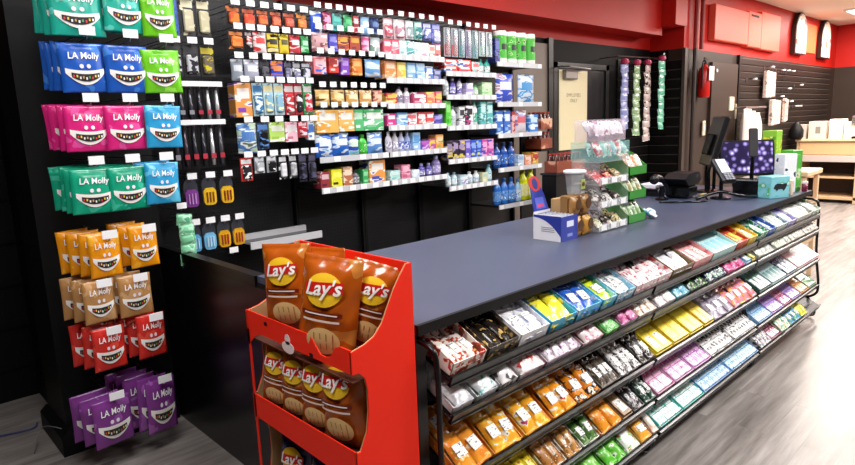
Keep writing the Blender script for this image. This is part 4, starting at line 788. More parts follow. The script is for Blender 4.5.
# white crest printed on the top front strip
b = MB(); cw = mat('#f4dcd8', .5)
b.prism([(.036*math.cos(a), .020*math.sin(a)-.012) for a in [2*PI*k/16 for k in range(16)]], -.0008, 0, cw, Matrix.Translation((-.0005, .33, .935)) @ Matrix.Rotation(-PI/2, 4, 'Z'))
b.prism([(.016*math.cos(a), .018*math.sin(a)+.012) for a in [2*PI*k/12 for k in range(12)]], -.0008, 0, cw, Matrix.Translation((-.0005, .33, .937)) @ Matrix.Rotation(-PI/2, 4, 'Z'))
tag(b.build('crest', cdp), 'white oval crest print')
b = MB()
for (yy, z) in ((.455, .965), (.19, .925)): b.box(-.001, 0, yy, yy+.018, z, z+.012, BLACK)
b.build('finger_slot', cdp)
def chip_bag(w, h, t, c1, c2, dark):
    b, sf = bulge_pouch(w, h, t, printed((c1, c1, c2), 9, .2), 15, 17, .018)
    b.v = [(x, y+(.004*math.sin(x*60+z*22)*math.cos(z*41)+.0025*math.sin(x*140-z*95) if abs(y) > .003 else .002*math.sin(x*200)), z) for x, y, z in b.v]
    out = [('bag_body', b.mesh('bag_body', True))]
    def P(x, z, e): return (x, -sf(x, z)-e, z)
    def grid(poly_fn, m, e, mb):  # fan with rings so the print follows the bulge
        rings = 5; n = 24; vs = [P(*poly_fn(0, 0), e)]; fs = []
        for r in range(1, rings+1):
            for k in range(n): vs.append(P(*poly_fn(r/rings, 2*PI*k/n), e))
        for k in range(n): fs.append((0, 1+k, 1+(k+1) % n))
        for r in range(1, rings):
            o = 1+(r-1)*n
            for k in range(n): fs.append((o+k, o+n+k, o+n+(k+1) % n, o+(k+1) % n))
        mb.add(vs, fs, m)
    ey = MB(); grid(lambda r, a: (w*.30*r*math.cos(a), h*.70+w*.25*r*math.sin(a)), mat('#f0c028', .3), .0065, ey); out.append(('sun_print', ey.mesh('sun_print')))
    rb = MB()
    n = 9; X = [w*(-.31+.62*i/(n-1)) for i in range(n)]
    vs = [P(x, h*.672+w*.05*math.sin(x/w*5)*.4, .009) for x in X]+[P(x, h*.775+w*.05*math.sin(x/w*5)*.4, .009) for x in X]
    rb.add(vs, [(i, i+1, n+i+1, n+i) for i in range(n-1)], mat('#c81c18', .3))
    vs, fs = text_geo("Lay's", w*.30, .02, .15); rb.add([P(x, z+h*.718+w*.05*math.sin(x/w*5)*.4, .0115) for x, z in vs], fs, mat('#f6f4f0', .3)); out.append(('logo', rb.mesh('logo')))
    bd = MB(); X = [w*(-.33+.66*i/6) for i in range(7)]
    bd.add([P(x, h*.455, .008) for x in X]+[P(x, h*.50, .008) for x in X], [(i, i+1, 8+i, 7+i) for i in range(6)], mat(dark, .3))
    bd.add([P(x*.8, h*.472, .0095) for x in X]+[P(x*.8, h*.485, .0095) for x in X], [(i, i+1, 8+i, 7+i) for i in range(6)], mat('#f0e4d8', .3))
    bd.add([P(x*.9, h*.405, .008) for x in X]+[P(x*.9, h*.425, .008) for x in X], [(i, i+1, 8+i, 7+i) for i in range(6)], mat('#e8d0c0', .3)); out.append(('flavour_band', bd.mesh('flavour_band')))
    ch = MB(); grid(lambda r, a: (w*.05+w*.27*r*math.cos(a), h*.22+w*.21*r*math.sin(a)), mat('#e8c080', .4), .008, ch)
    for q in (-.14, -.04, .06, .16): ch.add([P(w*.05+w*q, h*.14, .0095), P(w*.05+w*q+w*.018, h*.14, .0095), P(w*.05+w*q+w*.018, h*.30, .0095), P(w*.05+w*q, h*.30, .0095)], [(0, 1, 2, 3)], mat('#b87838', .4))
    out.append(('chip_picture', ch.mesh('chip_picture')))
    return out
OB = chip_bag(.165, .26, .075, '#b0520f', '#c47a34', '#6c1c10'); DB = chip_bag(.165, .24, .06, '#14184c', '#20246c', '#3454b4')
def bag_at(meshes, x, y, z, rz, rx, ry, label, s=1.0):
    e = empty('chip_bag', (x, y, z), (0, 0, 0), label, 'chip bag'); e.rotation_euler = Euler((rx, ry, rz)); e.scale = (s, s, s)
    for nm, me in meshes: link(nm, me, e)
    return e
q = -PI/2
bag_at(OB, .985, 1.70, .955, q+.50, -.08, -.04, 'orange chip bag standing upright at far left of top display tier', 1.08)
bag_at(OB, .975, 1.50, .905, q+.45, -.12, .10, 'largest orange chip bag leaning at centre of top display tier', 1.22)
bag_at(OB, 1.07, 1.44, .935, q+.62, -.10, .26, 'orange chip bag tucked behind at near end of top display tier', 1.02)
bag_at(OB, 1.085, 1.63, .95, q+.2, -.08, -.05, 'orange chip bag mostly hidden behind the two front bags on top tier', 1.02)
for k, (yy, sl) in enumerate(((1.80, .10), (1.675, .05), (1.55, .04), (1.415, -.04))):
    bag_at(OB, .972+.002*k, yy, .657, q+.30-.03*k, -.06, sl, ['leftmost orange chip bag on the lower display tier, against far wall', 'orange chip bag second from left on the lower display tier', 'orange chip bag third from left on the lower display tier', 'rightmost fully shown orange chip bag on the lower display tier'][k], [.92, .92, 1.0, 1.12][k])
for k, yy in enumerate((1.74, 1.56, 1.42)):
    bag_at(DB, .985, yy, .302, q+.2, -.08, .03*k, ['dark blue chip bag at left of the bottom display tier', 'dark blue chip bag at centre of the bottom display tier', 'dark blue chip bag at right of the bottom display tier'][k], 1.05)
#PART2
# ------------------------------------------------------------------ things standing on the counter
T = TOPZ+.0005
def thing_box(name, x0, x1, y0, y1, z0, z1, m, label, cat, part='box_body', rz=0, group=None):
    e = empty(name, ((x0+x1)/2, (y0+y1)/2, z0), (0, 0, rz), label, cat, group); w, d, h = (x1-x0)/2, (y1-y0)/2, z1-z0
    b = MB(); b.rbox(-w, w, -d, d, 0, h, m, .003); b.build(part, e); return e
# white and blue sachet dispenser with tall header
e = empty('sachet_dispenser', (2.54, 1.71, T), (0, 0, 0), 'white and blue counter carton of sachets with tall blue header card', 'display box')
WB = mat('#f0f0f4', .4); NB = mat('#2c3c9c', .35)
b = MB(); b.box(0, .15, 0, .003, 0, .125, NB); b.box(0, .003, .003, .17, 0, .13, WB); b.box(.147, .15, .003, .17, 0, .12, NB); b.box(.003, .147, .167, .17, 0, .14, WB); b.box(.003, .147, .003, .167, 0, .003, WB); b.build('box_body', e)
b = MB(); n = 14   # blue swoosh over the white left face
vs = []
for i in range(n+1):
    y = .168*i/n; t = 1-i/n; vs += [(-.001, y, .128), (-.001, y, .128-.012-.095*t**2.2)]
b.add(vs, [(2*i, 2*i+1, 2*i+3, 2*i+2) for i in range(n)], NB)
b.box(.05, .11, -.001, 0, .07, .10, mat('#dfe4f4', .4)); b.box(.055, .10, -.001, 0, .02, .035, mat('#8c98d4', .4))
for q in (.045, .055, .065): b.box(-.001, 0, .04, .12, q, q+.004, mat('#9a9ca8', .5))
b.build('print', e)
b = MB(); Rm = Matrix.Translation((0, .165, .12)) @ Matrix.Rotation(-.30, 4, 'X')
b.prism([(.01, 0), (.14, 0), (.13, .10), (.115, .15), (.03, .15), (.02, .10)], 0, .004, NB, Rm)
b.prism([(.035, .03), (.115, .03), (.11, .09), (.04, .09)], -.002, 0, mat('#5c6cd0', .4), Rm)
b.prism([(.045, .04), (.10, .04), (.10, .055), (.045, .055)], -.003, -.002, mat('#d84c78', .4), Rm)
b.prism([(.072+.048*math.cos(a), .165+.042*math.sin(a)) for a in [2*PI*k/18 for k in range(18)]], -.001, .003, mat('#c82c2c', .4), Rm)
b.prism([(.072+.022*math.cos(a), .165+.030*math.sin(a)) for a in [2*PI*k/18 for k in range(18)]], -.0025, -.001, mat('#20307c', .4), Rm)
b.build('header_card', e)
for i in range(2):
    for j in range(7):
        o = link('sachet', pillow(.062, .1, .012, mat('#eceef4', .3), .008)); o.location = (2.54+.041+.068*i, 1.71+.022+.021*j, T+.078); o.rotation_euler = (PI/2-.1, 0, 0)
        tag(o, 'white sachet standing %s from front, %s file of blue counter carton' % (ORD[j], ['left', 'right'][i]), 'sachet', 'white sachets in the blue counter carton')
# kraft carton, jar
e = empty('cardboard_box', (2.80, 1.865, T), (0, 0, 0), 'plain tan cardboard box on the counter behind the brown packs', 'box')
b = MB(); kb = mat('#c09a68', .7); b.rbox(-.055, .055, -.05, .05, 0, .185, kb, .003); b.build('box_body', e); b = MB(); b.box(-.055, .055, -.012, .012, .185, .1865, mat('#a8824c', .5)); b.build('tape_strip', e)
e = empty('sweet_jar', (2.775, 1.785, T+.2145), (0, 0, 0), 'clear plastic jar with white lid standing on the brown packs', 'jar')
b = MB(); b.lathe([(.036, 0), (.040, .005), (.050, .105), (.050, .11)], mat('#dfe8ea', .08, alpha=.28), 20); b.build('jar_body', e, True)
b = MB(); b.lathe([(.056, .11), (.060, .114), (.060, .124), (.05, .128)], mat('#f2f4f4', .3), 20); b.build('lid', e, True)
b = MB(); b.box(-.018, .018, -.052, -.048, .03, .08, mat('#a8b45c', .4)); b.lathe([(.012, 0), (.012, .002)], mat('#4c3c24', .4), 12, M=Matrix.Translation((0, -.052, .055)) @ Matrix.Rotation(PI/2, 4, 'X')); b.build('printed_label', e)
# brown packs
def brown_pack(x, y, z, w, h, d, c, label, rz=0):
    e = empty('cookie_pack', (x, y, z), (0, 0, rz), label, 'snack pack', 'brown snack packs on the counter')
    bb, sf = bulge_pouch(w, h, d, printed(c, 22, .3)); bb.build('bag_body', e, True)
    b = MB(); b.prism([(.022*math.cos(a), h*.6+.03*math.sin(a)) for a in [2*PI*k/14 for k in range(14)]], -d/2-.004, -d/2-.001, mat('#50300f', .4)); b.build('round_print', e)
    return e
for i, (x, y, z, w, h, c, lb) in enumerate([(2.715, 1.735, T, .075, .105, '#c08c3c #a87430 #e0b868', 'golden brown snack pack, lower left of the counter group'), (2.80, 1.73, T, .075, .105, '#c8943c #a87430 #e4bc68', 'golden brown snack pack, lower right of the counter group'),
      (2.715, 1.75, T+.107, .08, .105, '#a07440 #8c6434 #5c3c1c', 'brown snack pack with dark disc, upper left of the counter group'), (2.80, 1.745, T+.107, .08, .105, '#a87c44 #94683a #5c3c1c', 'brown snack pack with dark disc, upper right of the counter group')]):
    brown_pack(x, y, z, w, h, .055, c, lb)
    if i < 2: thing_box('snack_box', x-.038, x+.038, y+.03, y+.075, T, T+.213, mat('#8a6432', .6), 'brown snack carton %s hidden behind the golden packs' % ['left', 'right'][i], 'box', group='brown cartons behind snack packs')
# clear tiered rack with goods
e = empty('acrylic_rack', (2.86, 1.69, T), (0, 0, 0), 'clear acrylic three-tier counter rack filled with small packets', 'counter rack')
b = MB()
for x in (0, .30):
    b = MB(); b.box(x, x+.003, 0, .17, 0, .374, CLEAR); b.build('side_panel', e)
b = MB(); b.box(0, .303, 0, .17, .374, .378, CLEAR2); b.build('top_plate', e)
for k in range(3):
    z = .005+.125*k
    b = MB(); b.box(.003, .30, 0, .165, z, z+.003, CLEAR2); b.box(.003, .30, -.003, 0, z, z+.04, CLEAR2); tr = b.build('tray', e)
    for q in range(3): b = MB(); b.box(.02+.1*q, .075+.1*q, -.005, -.003, z+.004, z+.034, TAGW); b.build('price_label', tr)
TC = [['#d8d8c0 #3c3434 #e0d8a0', '#3a3030 #b4a898 #e8e0d8', '#d8c890 #2c2828 #f0e8d0'], ['#3c2c30 #c8c0bc #e8e4e0', '#d8d4d0 #40363a #f0eeea', '#48383c #d4ccc4 #e8e0dc'], ['#b4242c #e8b4b4 #3c1c20', '#3c3030 #d43c44 #e4c8a0', '#c8b080 #4c3c34 #f0e4cc']]
for k in range(3):
    for j in range(3):
        for l in range(2):
            me = pillow(.07, .10, .026, printed(TC[k][j], 40, .25), .01); o = link('candy_packet', me); o.location = (2.91+.1*j, 1.735+.06*l, T+.03+.125*k+.022*l); o.rotation_euler = (.75, rnd.uniform(-.2, .2), rnd.uniform(-.2, .2))
            tag(o, '%s packet, %s from left, %s, %s tier of clear rack' % (cdesc(TC[k][j].split()), ORD[j], ['front', 'rear'][l], ['bottom', 'middle', 'top'][k]), 'candy', 'small packets in the clear counter rack')
# two clear tubs on top of the rack
def tub(x, y, z, w, d, h, c, label, cols, nm, gl):
    e = empty('clear_tub', (x, y, z), (0, 0, 0), label, 'tub'); b = MB(); m = mat(c, .1, alpha=.16)
    b.box(0, w, 0, d, 0, .004, m); b.box(0, w, 0, .003, 0, h, m); b.box(0, w, d-.003, d, 0, h, m); b.box(0, .003, 0, d, 0, h, m); b.box(w-.003, w, 0, d, 0, h, m); b.build('tub_body', e)
    n = 6
    for i in range(n):
        for j in range(2):
            me = pillow(w/n*1.0, .085, .03, printed(cols[(i+j) % len(cols)], 30, .25), .01); o = link(nm, me); o.location = (x+w*(i+.5)/n, y+.045+.05*j, z+.022+h*.35); o.rotation_euler = (1.1+rnd.uniform(-.2, .2), rnd.uniform(-.3, .3), rnd.uniform(-.2, .2))
            tag(o, '%s packet, %s from left in %s row, %s' % (cdesc(cols[(i+j) % len(cols)].split()), ORD[i], ['front', 'rear'][j], gl), 'candy', 'packets in the %s' % gl)
tub(2.88, 1.70, T+.379, .31, .18, .10, '#a8dcd8', 'lower clear teal tub of red and mint packets above the acrylic rack', ['#c83c4c #e8c0c4 #f4f0f0', '#a8ccc8 #d8ecea #5c8c8c', '#e8e4e4 #c45060 #a8d0cc', '#9cc4cc #e0ecf0 #6c9ca8'], 'candy_packet', 'lower clear tub')
tub(2.90, 1.72, T+.482, .28, .15, .115, '#f0e0ec', 'upper clear tub of pale pink and white tubes above the rack', ['#e8dce4 #f4eef2 #c890ac', '#dcd8e0 #f0ecf0 #b46c90', '#f0ecf0 #e0d4dc #8c5070'], 'candy_packet', 'upper clear tub')
# three stacked green cartons
GR = mat('#2f8a2c', .4)
for k in range(3):
    z = T+.138*k
    e = empty('green_display_carton', (3.20, 1.70, z), (0, 0, 0), 'green open-front carton of snack bars, %s of the counter stack' % ['bottom', 'middle', 'topmost'][k], 'carton', 'stacked green cartons')
    b = MB(); prof = [(0, 0), (.17, 0), (.17, .13), (.12, .132), (.07, .11), (.03, .07), (0, .05)]
    for x in (0, .197): b.prism([(y, zz) for y, zz in prof], 0, .003, GR, Matrix.Translation((x, 0, 0)) @ Matrix.Rotation(PI/2, 4, 'Z') @ Matrix.Scale(-1, 4, (0, 1, 0)))
    b.box(0, .2, 0, .003, 0, .05, GR); b.box(0, .2, .167, .17, 0, .13, GR); b.box(0, .2, 0, .17, 0, .003, GR); b.build('carton_body', e)
    cc = [['#8cac7c #c8d8c0 #5c7c4c'], ['#7c9c64 #b8c8a0 #d8dcc0', '#a49c6c #d0ccb0'], ['#c87850 #f0e4dc #e8a880', '#e8e0dc #c8744c #f4f0ee']][k]
    for i in range(4):
        for j in range(2):
            me = pillow(.045, .11, .02, printed(cc[(i+j) % len(cc)], 28, .25), .01); o = link('snack_bar', me); o.location = (3.225+.048*i, 1.745+.06*j, z+.058+.01*j); o.rotation_euler = (1.1, rnd.uniform(-.1, .1), 0)
            tag(o, '%s snack bar, %s from left, %s row, %s green carton' % (cdesc(cc[(i+j) % len(cc)].split()), ORD[i], ['front', 'rear'][j], ['bottom', 'middle', 'topmost'][k]), 'candy', 'bars in the %s green carton' % ['bottom', 'middle', 'topmost'][k])
o = link('tissue_packet', pillow(.07, .09, .05, printed('#eceef0 #5ca4c8 #f4f4f4', 20), .012)); o.location = (3.47, 1.72, T+.01); o.rotation_euler = (.5, 0, .3); tag(o, 'small white and blue packet right of the green cartons', 'packet')
# dark merchandiser behind the counter with brown bottle packs
e = empty('dark_cabinet', (4.38, 3.00, 0), (0, 0, 0), 'dark cabinet behind the counter carrying brown bottle packs', 'cabinet')
b = MB(); b.rbox(0, .50, 0, .15, 0, 1.12, mat('#0a0a0c', .4), .006); b.build('cabinet_body', e); b = MB(); b.rbox(-.01, .51, -.01, .16, 1.12, 1.14, mat('#1c1e22', .3), .004); b.build('cabinet_top', e)
def bottle_pack(x, y, z, n, m_, lab):
    e = empty('bottle_pack', (x, y, z), (0, 0, 0), lab, 'bottle pack'); w, d = n*.062, m_*.062
    b = MB(); c = printed('#8c4430 #a45840 #e0b090', 8, .4); b.box(0, w, 0, .003, 0, .10, c); b.box(0, w, d-.003, d, 0, .10, c); b.box(0, .003, 0, d, 0, .10, c); b.box(w-.003, w, 0, d, 0, .10, c); b.box(0, w, 0, d, 0, .003, c); b.build('pack_tray', e)
    for i in range(n):
        for j in range(m_):
            b = MB(); b.lathe([(.026, .004), (.028, .01), (.028, .10), (.012, .135), (.012, .15)], mat('#4a1c14', .15), 10, (.031+.062*i, .031+.062*j, 0)); bo = b.build('bottle_glass', e, True)
            b = MB(); b.lathe([(.014, .15), (.014, .162)], mat('#b0382c', .3), 10, (.031+.062*i, .031+.062*j, 0)); b.build('cap', bo)
bottle_pack(4.40, 3.01, 1.141, 7, 2, 'brown tray of small dark bottles on the dark cabinet')
bottle_pack(4.80, 3.46, 1.32, 3, 3, 'lower brown bottle pack on the narrow side shelf by the goods wall')
bottle_pack(4.80, 3.46, 1.505, 3, 3, 'upper brown bottle pack stacked on the narrow side shelf')
e = empty('side_shelf', (4.78, 3.44, 0), (0, 0, 0), 'narrow black shelf stand at right end of the goods wall', 'shelf')
b = MB(); b.box(0, .24, 0, .24, 1.30, 1.318, BLACK); b.build('shelf_board', e); b = MB(); b.box(0, .24, .24, .26, 0, 1.5, BLACK); b.build('back_panel', e)

# ------------------------------------------------------------------ till area
GL = mat('#0b0b0d', .15); SC = mat('#141418', .3)
# low black riser with papers
thing_box('till_riser', 4.42, 5.0, 2.12, 2.32, T, T+.055, GL, 'low black platform on the counter behind the till', 'riser')
for i in range(2):
    o = link('paper_stack', None if False else MB().rbox(-.10, .10, -.07, .07, 0, .03, mat(['#e4dcec', '#c8c8e8'][i], .5), .003).mesh('paper_stack')); o.location = (4.55+.0*i, 2.22 if i == 0 else 2.03, T+.0555 if i == 0 else T); o.rotation_euler = (0, 0, .15*i)
    tag(o, ['pale lilac paper pad on the black platform beside the till', 'pale blue paper pad on the counter before the black platform'][i], 'paper pad')
# main monitor seen from its edge
e = empty('till_monitor', (4.90, 1.93, T), (0, 0, 0), 'black till monitor seen edge-on, tilted back on its stand', 'monitor')
b = MB(); b.lathe([(.11, 0), (.11, .012), (.04, .02)], GL, 20, sx=1, sy=.8); b.build('stand_base', e)
b = MB(); b.tube([(.02, .02, .015), (.03, .03, .15), (.0, .0, .27)], .022, GL, 8); b.build('stand_arm', e)
b = MB(); Mm = Matrix.Translation((-.06, .0, .23)) @ Matrix.Rotation(.62, 4, 'Z') @ Matrix.Rotation(.26, 4, 'X'); b.rbox(-.17, .17, -.02, .02, -.02, .36, SC, .008, Mm); s_ = b.build('screen_shell', e)
b = MB(); b.rbox(-.08, .08, .02, .045, .06, .22, GL, .006, Mm); b.build('rear_housing', e)
b = MB(); b.box(-.155, .155, -.0215, -.0205, .0, .325, mat('#16181e', .08), Mm); b.build('screen', s_)
# second small display
e = empty('customer_display', (5.12, 1.98, T), (0, 0, 0), 'small black customer display behind the edge-on till monitor', 'display')
b = MB(); b.tube([(0, 0, 0), (0, 0, .26)], .014, GL, 8); b.build('pole', e)
b = MB(); Mm = Matrix.Translation((0, 0, .34)) @ Matrix.Rotation(.7, 4, 'Z') @ Matrix.Rotation(-.15, 4, 'X'); b.rbox(-.07, .07, -.015, .015, -.08, .08, GL, .006, Mm); b.build('screen_shell', e)
# barcode scanner / black curved printer
e = empty('receipt_printer', (4.45, 1.93, T), (0, 0, 0), 'black curved receipt printer at the near side of the till', 'printer')
b = MB(); b.rbox(-.07, .10, -.06, .12, 0, .10, GL, .02); b.build('printer_body', e)
b = MB(); b.prism([(-.13, .15), (-.06, .185), (.10, .19), (.15, .14), (.10, .10), (-.06, .10)], -.06, .1, SC); b.build('cover', e)
e = empty('barcode_scanner', (4.28, 2.02, T), (0, 0, 0), 'black hand scanner resting in its cradle left of the printer', 'scanner')
b = MB(); b.lathe([(.045, 0), (.045, .012), (.02, .02), (.018, .10)], GL, 16); b.build('cradle', e)
b = MB(); b.tube(smooth_path([(.11, 0, .03), (.09, .01, .10), (.02, .02, .145), (-.05, .02, .16), (-.11, .01, .15)]), [.016]*5+[.018]*5+[.024]*5+[.032]*6, SC, 10); b.build('scanner_body', e, True)
# keypad with light face
e = empty('card_terminal', (4.53, 1.70, T), (0, 0, 0), 'black card terminal with lit white keypad face on an angled arm', 'card terminal')
b = MB(); b.lathe([(.07, 0), (.07, .01), (.03, .018)], GL, 18); b.build('base', e)
b = MB(); b.tube([(0, 0, .012), (0, .0, .16)], .014, GL, 8); b.build('arm', e)
Mm = Matrix.Translation((0, -.01, .20)) @ Matrix.Rotation(-.55, 4, 'Z') @ Matrix.Rotation(-.75, 4, 'X')
b = MB(); b.rbox(-.055, .055, -.02, .02, -.11, .11, SC, .015, Mm); sh = b.build('terminal_body', e)
b = MB(); b.box(-.038, .038, -.0225, -.0205, -.03, .09, mat('#c4c6d0', .3, emit=.5), Mm); sc = tag(b.build('screen', sh), 'pale lit screen')
b = MB()
for i in range(3):
    for j in range(4): b.rbox(-.034+.025*i, -.014+.025*i, -.027, -.022, -.095+.015*j, -.084+.015*j, mat('#9a9ca8', .5), .002, Mm)
b.build('key_pad', sh)
# keyboard slab and hand-held stylus-like arm
b = MB(); b.tube(smooth_path([(4.35, 1.80, T+.01), (4.45, 1.68, T+.06), (4.52, 1.56, T+.03), (4.72, 1.52, T+.01)]), .012, GL, 8); tag(b.build('coiled_cord', None, True), 'thick black cord looping across the counter by the card terminal', 'cord')
b = MB(); b.tube(smooth_path([(4.10, 1.95, T+.005), (4.2, 1.8, T+.008), (4.32, 1.72, T+.005), (4.40, 1.75, T+.02)]), .007, GL, 8); tag(b.build('till_cable', None, True), 'thin black cable on the blue counter before the printer', 'cord')
o = link('note_card', MB().box(-.04, .04, -.03, .03, 0, .012, mat('#e8c870', .5)).mesh('note_card')); o.location = (4.66, 1.86, T+.001); tag(o, 'small yellow note block beneath the till monitor', 'note')
# purple touch screen facing the customer side
e = empty('touch_screen', (4.97, 1.605, T), (0, 0, 0), 'black framed touch screen showing a purple picture on a black box base', 'monitor')
b = MB(); b.rbox(-.21, .10, -.09, .10, 0, .12, GL, .008); b.build('base_box', e)
Mm = Matrix.Translation((.02, .08, .13)) @ Matrix.Rotation(-.86, 4, 'Z') @ Matrix.Rotation(-.20, 4, 'X')
b = MB(); b.rbox(-.20, .20, -.012, .015, 0, .27, SC, .006, Mm); sh = b.build('frame', e)
def screen_mat():
    M, nt, N, L, b_ = nodes('screen_picture', .2); tc = N.new('ShaderNodeTexCoord'); vo = N.new('ShaderNodeTexVoronoi'); vo.inputs['Scale'].default_value = 22
    no = N.new('ShaderNodeTexNoise'); no.inputs['Scale'].default_value = 16; L.new(tc.outputs['Object'], no.inputs['Vector']); L.new(no.outputs['Color'], vo.inputs['Vector'])
    L.new(tc.outputs['Object'], vo.inputs['Vector']); cr = ramp(N, [(.1, '#d8d0f0'), (.3, '#8070b8'), (.5, '#282044')]); L.new(vo.outputs['Distance'], cr.inputs[0])
    L.new(cr.outputs[0], b_.inputs['Base Color']); L.new(cr.outputs[0], b_.inputs['Emission Color']); b_.inputs['Emission Strength'].default_value = .6; return M
b = MB(); b.box(-.185, .185, -.0135, -.0125, .015, .255, screen_mat(), Mm); tag(b.build('screen', sh), 'purple patterned screen picture')
e = empty('pole_display', (4.83, 1.60, T+.121), (0, 0, 0), 'slim black pole display standing in front of the purple screen', 'display')
b = MB(); b.tube([(0, 0, 0), (0, 0, .16)], .014, GL, 10); b.build('pole', e); b = MB(); Mm = Matrix.Translation((0, 0, .25)) @ Matrix.Rotation(-.9, 4, 'Z') @ Matrix.Rotation(-.15, 4, 'X'); b.rbox(-.03, .03, -.012, .012, -.09, .12, mat('#3c3a3c', .3), .006, Mm); b.build('display_head', e)
# goods at the far counter corner
def carton_art(name, x, y, w, d, h, c, label, cat, inks, rz=0, z=T):
    rz = -.45 if rz else 0
    e = empty(name, (x, y, z), (0, 0, rz), label, cat)
    b = MB(); b.rbox(-w/2, w/2, -d/2, d/2, 0, h, mat(c, .4), .003); b.build('box_body', e)
    m_ = printed(inks, 16, .35)
    b = MB(); b.box(-w*.44, w*.44, -d/2-.001, -d/2, h*.08, h*.9, m_); b.build('front_print', e)
    b = MB(); b.box(-w/2-.001, -w/2, -d*.42, d*.42, h*.08, h*.9, m_); b.build('side_print', e)
    return e
e = carton_art('gift_card_box', 4.77, 1.43, .17, .11, .155, '#7cc4cc', 'teal and green card box with dark animal picture at counter edge', 'card box', '#84c8d4 #70c0c8 #5cb070 #c8e4dc', .25)
b = MB(); Mq = Matrix.Translation((.0, -.0055, .02)); b.prism([(-.06, .05), (-.04, .045), (-.03, .03), (-.02, .045), (.02, .045), (.03, .03), (.045, .045), (.06, .07), (.05, .085), (.02, .08), (-.03, .085), (-.05, .075)], -.0525, -.051, mat('#18202c', .4), Mq); b.build('dark_picture', e)
carton_art('snack_carton', 5.235, 1.60, .13, .10, .46, '#8cc43c', 'tall lime green and yellow carton behind the purple screen', 'carton', '#94cc40 #e8dc3c #5ca02c #f0ec90', .0)
carton_art('drink_carton', 5.11, 1.46, .12, .09, .29, '#e8ecf2', 'white carton with dark blue bottle picture near counter end', 'carton', '#e8ecf2 #f4f6f8 #2c3868 #141c30', .1)
carton_art('green_carton', 5.25, 1.46, .10, .10, .31, '#4ca43c', 'green carton with pale pattern, last before the counter end', 'carton', '#54ac44 #8cc878 #c8dcc0 #d85c3c', .1)
carton_art('chewing_gum_box', 4.95, 1.385, .06, .05, .11, '#c8b4a0', 'small beige box standing just right of the teal card box', 'box', '#c8b4a0 #e0d4c8 #7c6c5c', .0)
e = empty('jam_jar', (5.245, 1.358, T), (0, 0, 0), 'small dark red jar with pale lid at the counter corner', 'jar')
b = MB(); b.lathe([(.028, 0), (.032, .006), (.032, .06)], mat('#6c1838', .2), 16, sy=.6); b.build('jar_body', e, True); b = MB(); b.lathe([(.033, .06), (.033, .075)], mat('#e0d8dc', .3), 16, sy=.6); b.build('lid', e)
# white garment bags / rolls hanging by the side wall
e = empty('hanging_bag', (9.5, 3.25, 1.02), (0, 0, 0), 'white plastic-wrapped garments hanging behind the till screen', 'garments')
for i in range(3):
    bb, sf = bulge_pouch(.3, .62, .16, mat(['#e8e2de', '#dcd6d2', '#f0ece8'][i], .25)); o = bb.build('plastic_wrap', e, True); o.location = (.27*i, .03*i, -.03*i)
b = MB(); b.tube([(-.1, 0, .64), (.75, 0, .64)], .012, METAL, 8); b.tube([(0, 0, .64), (0, .25, .64)], .01, METAL, 8); b.tube([(.65, 0, .64), (.65, .25, .64)], .01, METAL, 8); b.build('hanger_rail', e)
# ------------------------------------------------------------------ slat wall accessories
def white_pack(x, z, w, h, lab):
    e = empty('hanging_pack', (x, 3.40, z), (0, 0, 0), lab, 'hanging pack')
    for i in range(3):
        b = MB(); b.rbox(0, w/3-.006, -.03, .03, 0, h*(1-.04*i), printed('#c8b0a6 #dcc8be #9c847c #7c6c68', 14, .3), .012); o = b.build('pack_strip', e); o.location = (i*w/3, 0, h*.02*i)
    b = MB(); b.tube([(w/2, 0, h+.02), (w/2, .10, h+.02)], .008, METAL, 6); b.build('wall_hook', e)
white_pack(10.62, 1.80, .42, .42, 'upper pale pink hanging packs on the dark slat wall')
white_pack(10.95, 1.36, .42, .42, 'lower pale hanging packs on the slat wall')
white_pack(11.60, 1.40, .15, .40, 'narrow pale strip hanging right of the lower wall packs')
for hi, (x, z) in enumerate(((10.05, 2.07), (10.8, 2.27), (11.35, 2.24), (11.6, 2.24), (11.85, 2.24), (11.7, 1.95), (12.35, 2.02), (11.35, 1.82), (11.6, 1.74), (11.85, 1.74), (12.15, 1.66), (12.35, 1.66))):
    b = MB(); b.tube([(0, 0, 0), (0, -.12, .01)], .005, METAL, 6); b.lathe([(.03, -.01), (.03, .01)], WHITE, 10, (0, -.12, .01)); b.box(-.025, .025, -.005, 0, -.03, .03, METAL)
    o = link('slat_hook', b.mesh('slat_hook')); o.location = (x, 3.479, z); tag(o, ['lone empty hook left of the upper wall packs', 'empty hook above the upper wall packs', 'empty hook at upper right corner of top wall packs', 'upper empty hook, first right of the top wall packs', 'upper empty hook, second right of the top wall packs', 'short empty hook between the two wall pack heights', 'single white-tipped empty hook right of the upper wall packs', 'empty hook just above the lower wall packs', 'empty hook above the narrow pale strip', 'empty hook right of the narrow pale strip', 'low empty hook, left of the last pair', 'low empty hook, right of the last pair'][hi], 'hook', 'empty hooks on the slat wall')
